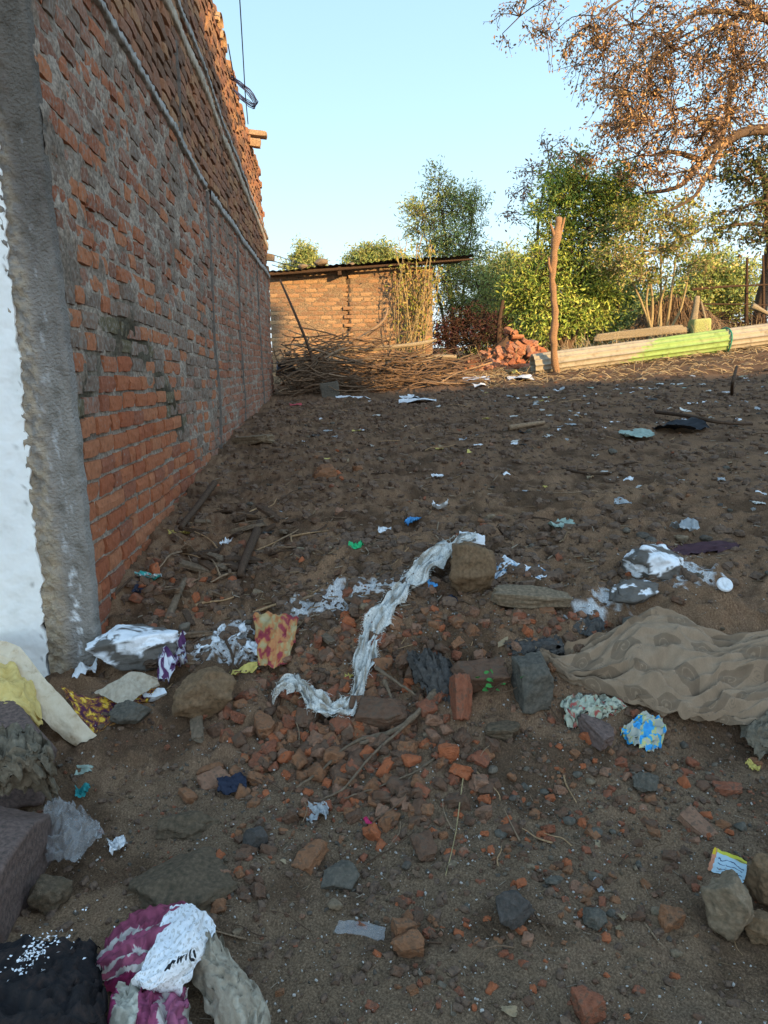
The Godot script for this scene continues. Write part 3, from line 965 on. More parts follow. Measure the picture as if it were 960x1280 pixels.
# ---------------------------------------------------------------- the far side of the plot
func build_far() -> void:
	# fluted pipe with a green painted stretch
	var a: Vector3 = Vector3(2.482, 1.219, -12.900)
	var c: Vector3 = Vector3(7.825, 1.803, -13.300)
	var pipe := thing("fluted_pipe", "long pale fluted pipe with a bright green painted stretch lying on the ground", "pipe", a - Vector3(0, 0.19, 0))
	var dir := (c - a).normalized()
	var side := dir.cross(Vector3.UP).normalized()
	var up := side.cross(dir)
	var length := a.distance_to(c)
	var shell: MeshInstance3D = null
	for inner in 2:
		var b := MB.new()
		var nseg := 120
		for k in nseg + 1:
			var t := length * k / nseg
			for s in 97:
				var q := TAU * s / 96.0
				var r := (0.183 + 0.020 * (1.0 - pow(absf(sin(q * 7.0)), 0.45) * 1.6)) - inner * 0.03
				r += nb.get_noise_2d(t * 0.5, s * 0.02) * 0.006
				var paint := smoothstep(1.72, 1.80, t + nd.get_noise_2d(t, q * 0.3) * 0.25 - sin(q) * 0.30) * (1.0 - smoothstep(3.24, 3.28, t + nd.get_noise_2d(t, q) * 0.04))
				var col := Color(0.40, 0.35, 0.26).lerp(Color(0.28, 0.45, 0.12), paint * (0.85 + 0.15 * nc.get_noise_2d(t, q)))
				col = col.lerp(Color(0.40, 0.34, 0.24), 0.5 * smoothstep(0.1, 0.5, nc.get_noise_2d(t * 0.15, q * 0.8)))
				b.add(dir * t + (side * cos(q) + up * sin(q)) * r + Vector3(0, 0.19, 0), col if not inner else Color(0.52, 0.47, 0.36))
		b.grid(0, nseg + 1, 97)
		shell = part("pipe_wall" if not inner else "pipe_lining", b.mesh(), M.painted, pipe) if not inner else shell
		if inner:
			part("lining", b.mesh(), M.painted, shell)
	var rim := MB.new()
	for k in 2:
		for s in 49:
			var q := TAU * s / 48.0
			rim.add((side * cos(q) + up * sin(q)) * (0.181 - k * 0.03) + Vector3(0, 0.19, 0) - dir * 0.003, Color(0.45, 0.41, 0.32))
	rim.grid(0, 2, 49)
	part("rim", rim.mesh(), M.painted, shell)
	var ring := MB.new()
	var path := PackedVector3Array()
	var rad := PackedFloat32Array()
	for s in 33:
		var q := TAU * s / 32.0
		path.append(dir * (3.27 + 0.02 * sin(q * 2.0)) + (side * cos(q) + up * sin(q)) * 0.20 + Vector3(0, 0.19, 0))
		rad.append(0.013)
	ring.tube(path, rad, 6)
	part("strap", ring.mesh(), M.strap, shell)
	# second pale slab behind
	var slab_at: Vector3 = Vector3(4.990, 1.746, -14.600)
	var slab := thing("pale_beam", "pale weathered beam with yellow green end behind the fluted pipe", "beam", Vector3(slab_at.x, slab_at.y - 0.13, slab_at.z))
	part("shaft", rock_mesh(41, Vector3(0.8, 0.07, 0.12), 2, 8, 0.08, true), M.pale_wood, slab, Transform3D(Basis(Vector3(0, 0, 1), 0.09), Vector3(-0.2, 0.12, 0)))
	part("painted_end", rock_mesh(42, Vector3(0.17, 0.15, 0.17), 1, 6, 0.02, true), M.lichen, slab, Transform3D(Basis(Vector3(0, 0, 1), 0.05), Vector3(0.86, 0.2, 0.02)))
	# bare post
	var foot := gy(2.82, 12.62)
	var post := thing("bare_post", "bare upright tree trunk post standing before the fluted pipe", "post", foot)
	var tb := MB.new()
	path = PackedVector3Array()
	rad = PackedFloat32Array()
	var pts := [foot, Vector3(2.748, 1.559, -12.600), Vector3(2.759, 2.053, -12.600), Vector3(2.707, 2.540, -12.600), Vector3(2.719, 3.017, -12.600), Vector3(2.761, 3.253, -12.600), Vector3(2.780, 3.463, -12.600)]
	for k in 31:
		var t := k / 30.0
		path.append(cr_line(pts, t) - foot + Vector3(rng.randfn(), 0, rng.randfn()) * 0.006)
		rad.append(lerpf(0.058, 0.050, t) * (1.0 + na.get_noise_1d(k * 60.0) * 0.35) + (0.022 if k > 20 and k < 26 else 0.0))
	tb.tube(path, rad, 9)
	var shaft := part("trunk", tb.mesh(), M.post_wood, post)
	for e in [[Vector3(2.728, 3.135, -12.600), Vector3(2.636, 3.365, -12.550)], [Vector3(2.744, 3.017, -12.600), Vector3(2.878, 3.469, -12.650)], [Vector3(2.718, 2.600, -12.600), Vector3(2.615, 2.866, -12.500)]]:
		var sb := MB.new()
		stick(e[0] - foot, e[1] - foot, 0.035, 0.01, rng, sb, 6)
		part("stub", sb.mesh(), M.post_wood, shaft)
	# dark leaning stump by the heap
	var stump := MB.new()
	stick(gy(2.25, 15.0), Vector3(2.303, 2.383, -15.000), 0.07, 0.03, rng, stump, 7)
	single("dark_stump", "short dark tree stump behind the heap of bricks", "stump", stump.mesh(), M.bark_dark)

	# heap of old bricks
	var hx := 2.35
	var hd := 14.3
	var heap := thing("brick_heap", "heap of loose orange bricks beyond the pipe end", "brick heap", gy(hx, hd))
	var hb := []
	for k in 6:
		hb.append(rock_mesh(500 + k, Vector3(0.11, 0.036, 0.054), 2, 4, 0.03, true, 0.0, false))
	var mound := MB.new()
	for r in 14:
		for k in 33:
			var q := TAU * k / 32.0
			var f := r / 13.0
			mound.add(Vector3(cos(q) * 0.95 * f, 0.62 * (1.0 - f) * (1.0 + 0.2 * sin(q * 3.0)) - 0.05 + na.get_noise_2d(r * 40.0, k * 40.0) * 0.05, sin(q) * 0.7 * f), Color(0.2, 0.13, 0.09))
	mound.grid(0, 14, 33)
	part("earth", mound.mesh(), M.soil, heap)
	for k in 230:
		var q := rng.randf() * TAU
		var f := sqrt(rng.randf())
		var p := Vector3(cos(q) * 0.95 * f, 0.62 * (1.0 - f) * (1.0 + 0.2 * sin(q * 3.0)) + 0.0 + rng.randf() * 0.07, sin(q) * 0.7 * f)
		if p.x < -0.1:
			p.y *= 0.75
		part("brick", hb[rng.randi() % 6], M[["heap_a", "heap_b", "heap_c", "fresh_a"][rng.randi() % 4]], heap, Transform3D(Basis.from_euler(Vector3(rng.randfn() * 0.5, rng.randf() * TAU, rng.randfn() * 0.5)), p))

	# brushwood pile in front of the shed
	var bp := gy(-0.6, 12.7)
	var brush := thing("brushwood_pile", "wide tangled pile of dry brushwood in front of the shed", "brushwood", bp)
	var loose := MB.new()
	for k in 620:
		var x := rng.randf_range(-1.65, 1.15)
		var d := rng.randf_range(11.9, 13.6)
		var hh := 0.75 * (1.0 - smoothstep(-0.4, 1.3, x)) * (1.0 - absf(d - 12.8) / 1.3) + 0.08
		var p := Vector3(x, gnd(x, d) + rng.randf() * hh * 1.1, -d)
		var ang := rng.randfn() * 0.5 + (PI if rng.randf() < 0.5 else 0.0)
		var ln := rng.randf_range(0.3, 1.25)
		var q := p + Vector3(cos(ang), rng.randfn() * 0.22, sin(ang) * 0.8) * ln
		if q.x < -1.62:
			q.x = -1.62 + rng.randf() * 0.1
		q.y = maxf(q.y, gnd(q.x, -q.z) + 0.01)
		var m := MB.new()
		stick(p - bp, q - bp, rng.randf_range(0.005, 0.014) if k > 60 else rng.randf_range(0.014, 0.028), 0.09, rng, m if k < 110 else loose, 4)
		if k < 110:
			part("branch", m.mesh(), M[["twig_b", "bark", "twig_a"][k % 3]], brush)
	var lo := part("brushwood", loose.mesh(), M.twig_b, brush)
	lo.set_meta("kind", "stuff")
	# standing and leaning single poles
	for e in [[Vector3(-1.024, 0.876, -12.000), Vector3(-1.083, 1.441, -12.200), Vector3(-1.313, 1.999, -12.600), Vector3(-1.638, 2.662, -13.200), 0.028, "long dark crooked pole leaning from brushwood to the house wall", "bark_dark"], [Vector3(-1.453, 1.314, -12.800), Vector3(-0.609, 1.592, -13.000), Vector3(-0.012, 1.933, -13.200), Vector3(0.126, 2.193, -13.300), 0.030, "forked grey branch lying up against the shed bricks", "twig_a"], [Vector3(-0.744, 1.492, -13.000), Vector3(-0.085, 1.532, -13.100), Vector3(0.582, 1.599, -13.200), Vector3(0.930, 1.660, -13.400), 0.045, "stout log on top of the brushwood before the shed", "pale_wood"], [Vector3(-0.288, 1.353, -13.100), Vector3(0.313, 1.381, -13.200), Vector3(0.855, 1.384, -13.300), Vector3(1.269, 1.375, -13.400), 0.06, "thick tan log at the foot of the shed corner", "pale_wood"], [Vector3(0.036, 1.048, -12.400), Vector3(0.552, 1.069, -12.600), Vector3(1.213, 1.127, -12.800), Vector3(1.826, 1.280, -13.000), 0.022, "long bare pole stretching out of the brushwood to the heap", "twig_c"]]:
		var mb := MB.new()
		var pa := PackedVector3Array()
		var ra := PackedFloat32Array()
		for k in 19:
			pa.append(cr_line([e[0], e[1], e[2], e[3]], k / 18.0) - e[0])
			ra.append(e[4] * (1.0 - 0.4 * k / 18.0))
		mb.tube(pa, ra, 7)
		single("pole", e[5], "pole", mb.mesh(), M[e[6]], Transform3D(Basis(), e[0]))
	single("stone_slab", "upright grey stone slab leaning on the brushwood", "slab", rock_mesh(61, Vector3(0.13, 0.16, 0.03), 2, 6, 0.03, true), M.stone_grey, Transform3D(Basis(Vector3.RIGHT, -0.25) * Basis(Vector3(0, 0, 1), 0.15), Vector3(-0.764, 0.907, -11.600)))
	put_sheet("blue_sheet", "dark blue metal sheet bent at the end of the house wall", "metal sheet", sheet([[Vector3(-1.684, 0.500, 12.700), Vector3(-1.514, 0.500, 11.955), Vector3(-1.414, 0.450, 12.565)], [Vector3(-1.748, 0.250, 13.000), Vector3(-1.677, 0.220, 13.380), Vector3(-1.377, 0.300, 12.890)]], 10, 8, 0.02, 1, 1, 71), M.blue_sheet)
	for e in [[Vector2(-0.527, 11.290), 0.28, 0.18, 81, "white foam sheet scrap at the left foot of the brushwood"], [Vector2(-0.290, 11.070), 0.25, 0.15, 82, "thin white plastic strip before the brushwood"], [Vector2(0.470, 10.325), 0.5, 0.25, 83, "large crumpled white plastic scrap before the brushwood"], [Vector2(0.380, 10.765), 0.2, 0.3, 84, "upright torn white plastic corner before the brushwood"], [Vector2(1.481, 12.310), 0.42, 0.5, 85, "white plastic sheet scrap before the brick heap"], [Vector2(1.432, 11.415), 0.2, 0.3, 86, "small white foam piece before the brick heap"], [Vector2(2.139, 12.125), 0.4, 0.5, 87, "pale plastic scrap at the open end of the pipe"]]:
		scrap("plastic_scrap", e[4].replace(" left", ""), "plastic scrap", e[0], e[1], e[2], rng.randfn() * 0.2, 0.05, M.white_plastic, e[3])
	scrap("red_rag", "small red rag at the foot of the house wall", "rag", Vector2(-1.169, 10.570), 0.18, 0.25, 0.2, 0.03, M.red, 88)
	scrap("yellow_bag", "small yellow bag beside the pipe end", "bag", Vector2(2.147, 12.685), 0.14, 0.3, 0.2, 0.10, M.yellow_plastic, 89)
	# dry straw and stalks in the sun
	var straw := MB.new()
	for k in 7500:
		var x := rng.randf_range(1.5, 9.5)
		var d := rng.randf_range(11.0, 15.5) if k < 5500 else rng.randf_range(13.7, 15.8)
		if k < 4500 and rng.randf() < 0.6:
			d = rng.randf_range(12.9, 14.2)
		var p := Vector3(x, gnd(x, d), -d)
		var ln := rng.randf_range(0.10, 0.35) * (1.6 if k > 5500 else 0.7)
		var q := Vector3(rng.randfn() * 0.8, rng.randf_range(0.1, 1.0) * (1.0 if k > 5500 else 0.2), rng.randfn() * 0.6).normalized() * ln
		straw.tube(PackedVector3Array([p, p + q * 0.5 + Vector3(0, 0.02, 0), p + q]), PackedFloat32Array([0.006, 0.005, 0.002]), 3, [Color(0.34, 0.25, 0.14), Color(0.27, 0.20, 0.12), Color(0.42, 0.33, 0.2)][k % 3], false)
	var so := part("dry_grass", straw.mesh(), M.vcol, self)
	tag(so, "dry yellow grass and stalks lying in the sun round the pipe", "grass", "", "stuff")
	# thatch heap, fence and posts behind
	var th := thing("thatch_heap", "grey brown heap of thatch and sticks behind the shrub", "thatch heap", gy(6.1, 16.5))
	var thb := MB.new()
	for k in 1500:
		var x := rng.randf_range(-1.05, 1.05)
		var top := 1.1 * sqrt(maxf(0.0, 1.0 - x * x / 1.2))
		stick(Vector3(x * 0.8, top * rng.randf_range(0.5, 1.0), -0.3 + rng.randf() * 0.5), Vector3(x * 1.15 + rng.randfn() * 0.1, rng.randf_range(0.0, 0.4), 0.45 + rng.randf() * 0.15), 0.008, 0.05, rng, thb, 3)
	var tp := part("thatch", thb.mesh(), M.twig_a, th)
	tp.set_meta("kind", "stuff")
	for e in [[Vector3(7.640, 1.947, -16.500), Vector3(7.503, 3.437, -16.500), 0.05, "thin upright post in the rear fence carrying the rail"], [Vector3(7.956, 1.942, -16.500), Vector3(7.824, 3.494, -16.500), 0.045, "slim dark upright post at the rear fence end"]]:
		var mb := MB.new()
		stick(Vector3.ZERO, e[1] - e[0] + Vector3(0, 0.3, 0), e[2], 0.01, rng, mb, 6)
		single("fence_post", e[3], "post", mb.mesh(), M.bark_dark, Transform3D(Basis(), Vector3(e[0].x, gnd(e[0].x, 16.5) - 0.1, e[0].z)))
	for e in [[Vector3(6.223, 2.576, -16.000), Vector3(7.972, 2.654, -16.000), 0.03, "crooked horizontal rail of the rear fence"], [Vector3(6.154, 2.294, -15.900), Vector3(7.959, 2.232, -15.900), 0.02, "lower thin rail of the rear fence"]]:
		var mb := MB.new()
		stick(Vector3.ZERO, e[1] - e[0], e[2], 0.04, rng, mb, 6)
		single("fence_rail", e[3], "rail", mb.mesh(), M.bark_dark, Transform3D(Basis(), e[0]))
	var st2 := thing("split_stump", "pale split stump with a propped stake behind the pipe", "stump", gy(6.0, 15.2))
	var s1 := MB.new()
	stick(Vector3.ZERO, Vector3(0.02, 0.95, 0), 0.12, 0.02, rng, s1, 8)
	part("trunk", s1.mesh(), M.pale_wood, st2)
	var s2 := MB.new()
	stick(Vector3(0.35, 0, 0.1), Vector3(0.08, 0.85, 0.05), 0.035, 0.01, rng, s2, 6)
	part("stake", s2.mesh(), M.pale_wood, st2)
	var pl := MB.new()
	stick(Vector3.ZERO, Vector3(7.231, 1.915, -14.400) - Vector3(6.702, 2.177, -14.400), 0.06, 0.0, rng, pl, 4)
	single("pale_plank", "pale yellow plank lying aslant behind the pipe", "plank", pl.mesh(), M.pale_wood, Transform3D(Basis(), Vector3(6.702, 2.177, -14.400)))
	# dark thorn barrier along the back
	var thorn := MB.new()
	for k in 900:
		var x := rng.randf_range(6.6, 11.0)
		var p := Vector3(x, gnd(x, 17.0) + rng.randf() * 0.55, -17.0 + rng.randfn() * 0.3)
		stick(p, p + Vector3(rng.randfn() * 0.4, rng.randfn() * 0.2, rng.randfn() * 0.3), 0.011, 0.08, rng, thorn, 3)
	var to := part("thorn_barrier", thorn.mesh(), M.bark_dark, self)
	tag(to, "dark barrier of cut thorn twigs along the rear fence", "thorn barrier")
	# far wires over the shed
	for e in [[Vector3(-2.121, 3.386, -16.000), Vector3(-2.217, 4.537, -30.000)], [Vector3(-2.127, 3.265, -16.000), Vector3(-2.221, 4.423, -30.000)], [Vector3(-2.131, 3.189, -16.000), Vector3(-2.671, 4.317, -30.000)]]:
		var mb := MB.new()
		mb.tube(PackedVector3Array([e[0], e[0].lerp(e[1], 0.5) - Vector3(0, 0.06, 0), e[1]]), PackedFloat32Array([0.008, 0.008, 0.008]), 4)
		single("overhead_wire", "thin overhead wire running off above the shed roof", "wire", mb.mesh(), M.black, Transform3D(), "overhead wires above the shed")


# ---------------------------------------------------------------- house across the lane, behind the viewer: it throws the shade
func build_opposite() -> void:
	var h := thing("opposite_house", "plain rendered house across the lane that shades the plot", "house", Vector3(14.0, 0, 15.0))
	var b := MB.new()
	b.box(Vector3(-6.0, -0.2, 0.0), Vector3(4.8, 10.9, 8.0))
	part("tall_block", b.mesh(false), M.render, h)
	b = MB.new()
	b.box(Vector3(4.8, -0.2, 0.0), Vector3(26.0, 8.6, 8.0))
	part("low_block", b.mesh(false), M.render, h)
	b = MB.new()
	b.box(Vector3(-6.0, 10.9, 0.0), Vector3(4.8, 11.15, 0.15))
	b.box(Vector3(4.8, 8.6, 0.0), Vector3(26.0, 8.85, 0.15))
	part("parapet", b.mesh(false), M.cement_pale, h)
	for x in [-4.6, -1.4, 1.8, 6.6, 10.0, 13.4, 16.8]:
		for y in [1.2, 4.6, 8.0]:
			if x > 4.8 and y > 7.0:
				continue
			var w := MB.new()
			w.box(Vector3(x, y, -0.05), Vector3(x + 1.1, y + 1.3, -0.003))
			var fw := MB.new()
			fw.box(Vector3(x - 0.08, y - 0.08, -0.02), Vector3(x + 1.18, y + 1.38, -0.004))
			part("pane", w.mesh(false), M.window_dark, part("window", fw.mesh(false), M.bark, h))


# ---------------------------------------------------------------- things on the ground
func stone(called: String, label: String, q: Vector2, half: Vector3, turn: float, sink: float, m: Material, sd: int, cuts := 5, boxy := false, painted := 0.0, tip := Vector2.ZERO, group := "", rough := 0.05) -> void:
	var y := gnd(q.x, q.y) + half.y * (1.0 - sink)
	single(called, label, "brick" if called.contains("brick") else "stone", rock_mesh(sd, half, cuts + 4, 20, rough * 1.5, boxy, painted), m, Transform3D(Basis(Vector3.UP, turn) * Basis.from_euler(Vector3(tip.x, 0, tip.y)), Vector3(q.x, y, -q.y)), group)


func build_stones() -> void:
	stone("boulder", "brown boulder that the white sack strip is caught on", Vector2(0.382, 3.325), Vector3(0.125, 0.14, 0.11), 0.3, 0.25, M.stone_brown, 801, 6)
	stone("boulder", "brown angular boulder beside the white limed block at the house corner", Vector2(-0.741, 2.900), Vector3(0.125, 0.105, 0.10), 0.5, 0.3, M.stone_brown, 802, 5)
	stone("limed_block", "squared stone block half covered in white lime at the house corner", Vector2(-1.130, 3.295), Vector3(0.185, 0.075, 0.12), -0.05, 0.2, M.painted_stone, 803, 2, true, 0.95)
	stone("limed_boulder", "grey stone splashed with white lime near the brown cloth", Vector2(1.203, 3.345), Vector3(0.15, 0.09, 0.12), -0.2, 0.35, M.painted_stone, 804, 4, false, 0.92)
	stone("limed_boulder", "low stone with lime flecks below the splashed grey stone", Vector2(1.056, 3.160), Vector3(0.11, 0.055, 0.08), 0.2, 0.4, M.painted_stone, 805, 4, false, 0.5)
	stone("flat_slab", "long flat grey brown stone slab beside the caught boulder", Vector2(0.618, 3.160), Vector3(0.155, 0.035, 0.06), -0.15, 0.1, M.stone_tan, 806, 2, true, 0.0, Vector2(0.15, -0.06))
	stone("stone_block", "rough grey mossy block under the corner of the brown cloth", Vector2(0.560, 2.730), Vector3(0.07, 0.085, 0.08), 0.25, 0.35, M.stone_grey, 807, 2, true)
	stone("boulder", "tall tan boulder standing before the printed sachet", Vector2(0.895, 1.785), Vector3(0.062, 0.085, 0.075), 0.4, 0.15, M.stone_tan, 808, 4)
	stone("boulder", "dark brown boulder behind the tall tan boulder", Vector2(1.040, 1.865), Vector3(0.06, 0.07, 0.06), 0.2, 0.2, M.stone_brown, 809, 6)
	stone("boulder", "low rusty brown stone beside the tall tan boulder", Vector2(0.970, 1.755), Vector3(0.05, 0.04, 0.05), 1.0, 0.2, M.stone_brown, 810, 5)
	stone("dark_rock", "black angular rock alone on the bare soil", Vector2(0.327, 1.815), Vector3(0.048, 0.045, 0.05), 0.3, 0.2, M.stone_dark, 811, 6)
	stone("round_stone", "smooth round grey stone sunk in the soil", Vector2(-0.157, 2.025), Vector3(0.058, 0.03, 0.055), 0.1, 0.4, M.stone_grey, 812, 0, false, 0.0, Vector2.ZERO, "", 0.02)
	stone("round_stone", "smooth blue grey cobble among the brick pieces", Vector2(-0.420, 2.155), Vector3(0.036, 0.034, 0.036), 0.4, 0.2, M.stone_dark, 813, 0, false, 0.0, Vector2.ZERO, "", 0.02)
	stone("sunk_slab", "wide flat earth-covered slab sunk in the lane behind the magenta sack", Vector2(-0.609, 1.985), Vector3(0.16, 0.05, 0.13), 0.2, 0.72, M.stone_earth, 814, 4)
	stone("sunk_slab", "narrow flat brown slab sunk in the lane below the brown boulder", Vector2(-0.658, 2.290), Vector3(0.105, 0.035, 0.05), 0.2, 0.6, M.stone_earth, 815, 3)
	stone("sunk_stone", "rounded grey brown stone under the printed sack", Vector2(-1.012, 2.840), Vector3(0.07, 0.05, 0.06), 0.2, 0.35, M.stone_grey, 816, 4)
	stone("sunk_stone", "flat reddish brown stone in the soil below the green sprout", Vector2(0.410, 2.595), Vector3(0.07, 0.03, 0.05), 0.1, 0.4, M.stone_earth, 817, 3)
	stone("sunk_stone", "earth-caked stone beside the purple block", Vector2(-0.983, 1.965), Vector3(0.06, 0.05, 0.06), 0.2, 0.3, M.stone_earth, 818, 4)
	stone("grey_stone", "heart-shaped grey stone below the brick pieces", Vector2(0.549, 1.810), Vector3(0.034, 0.026, 0.032), 0.3, 0.25, M.stone_grey, 819, 3)
	stone("grey_stone", "blunt grey stone under the blue wrapper", Vector2(0.866, 2.370), Vector3(0.045, 0.034, 0.036), 0.3, 0.25, M.stone_grey, 820, 4)
	stone("grey_stone", "flat grey stone chip left of the glassy flake", Vector2(0.468, 1.945), Vector3(0.028, 0.014, 0.018), 0.1, 0.2, M.stone_grey, 821, 3)
	stone("purple_block", "long dressed purple grey stone block at the lane edge", Vector2(-1.22, 1.98), Vector3(0.17, 0.115, 0.225), 0.06, 0.05, M.stone_purple, 822, 2, true, 0.0, Vector2.ZERO, "", 0.02)
	stone("purple_block", "dressed purple grey stone block carrying the crumpled brown rag", Vector2(-1.36, 2.50), Vector3(0.16, 0.14, 0.15), 0.1, 0.05, M.stone_purple, 823, 2, true, 0.0, Vector2.ZERO, "", 0.02)
	# notable bricks
	for e in [[Vector2(0.278, 2.680), Vector3(0.034, 0.085, 0.045), 0.2, Vector2(-0.5, -0.12), "narrow whole brick leaning upright below the torn grey rag", "chip_b", 831], [Vector2(-0.020, 2.705), Vector3(0.095, 0.035, 0.055), -0.25, Vector2(0.5, 0.1), "broad dull brown brick lying under the roots", "chip_d", 832], [Vector2(0.352, 2.800), Vector3(0.11, 0.05, 0.06), 0.05, Vector2(0.4, 0.0), "brown brick set in the bank behind the leaning brick", "chip_d", 833], [Vector2(-0.440, 5.740), Vector3(0.085, 0.055, 0.06), 0.3, Vector2(0.1, 0.0), "half brick lying alone on the plateau soil", "chip_c", 834], [Vector2(-0.199, 5.930), Vector3(0.035, 0.025, 0.03), 0.3, Vector2.ZERO, "small pale brick stub beside the lone half brick", "chip_c", 835], [Vector2(-1.212, 7.280), Vector3(0.19, 0.045, 0.10), -0.5, Vector2(0.0, 0.1), "grey slab with a brick red end leaning at the house wall", "stone_tan", 836],
			[Vector2(0.756, 2.575), Vector3(0.04, 0.03, 0.075), 0.5, Vector2(0.3, 0.0), "plum brown brick bat under the foil wrapper", "stone_purple", 837], [Vector2(0.979, 2.190), Vector3(0.035, 0.012, 0.055), 0.6, Vector2(0.3, 0.1), "thin pink roof tile shard above the sachet", "chip_e", 838], [Vector2(1.141, 2.345), Vector3(0.045, 0.018, 0.024), -0.1, Vector2.ZERO, "long thin orange brick sliver near the yellow scrap", "chip_b", 839], [Vector2(0.043, 1.740), Vector3(0.040, 0.026, 0.026), -0.1, Vector2(0.2, 0.05), "blocky orange brown brick piece at the front of its cluster", "chip_c", 840], [Vector2(0.034, 1.790), Vector3(0.028, 0.028, 0.026), 0.3, Vector2.ZERO, "tan brick lump behind the blocky orange piece", "chip_c", 841], [Vector2(-0.244, 2.090), Vector3(0.032, 0.024, 0.055), -0.5, Vector2(0.2, 0.0), "long ochre brick bat beside the grey round stone", "chip_c", 842], [Vector2(-0.481, 2.765), Vector3(0.035, 0.035, 0.06), 0.5, Vector2(0.2, 0.2), "striped brown brick end beside the boulder", "chip_c", 843], [Vector2(-0.627, 2.525), Vector3(0.05, 0.02, 0.05), 0.6, Vector2(0.3, 0.2), "flat pinkish brick flake on the dark rag", "chip_e", 844], [Vector2(0.108, 2.130), Vector3(0.032, 0.02, 0.045), 0.3, Vector2(0.2, 0.0), "five-sided dusty brick chip on bare soil", "chip_d", 845], [Vector2(0.465, 1.555), Vector3(0.03, 0.028, 0.03), 0.3, Vector2.ZERO, "orange brick lump at the lower lane edge", "chip_b", 846], [Vector2(0.212, 2.500), Vector3(0.035, 0.026, 0.026), 0.1, Vector2.ZERO, "bright orange brick cube in the rubble", "chip_a", 847], [Vector2(0.753, 1.805), Vector3(0.030, 0.024, 0.026), 0.2, Vector2.ZERO, "round orange brick lump near the tall tan boulder", "chip_c", 848]]:
		stone("brick_piece", e[4], e[0], e[1], e[2], 0.25, M[e[5]], e[6], 3, true, 0.0, e[3], "", 0.06)


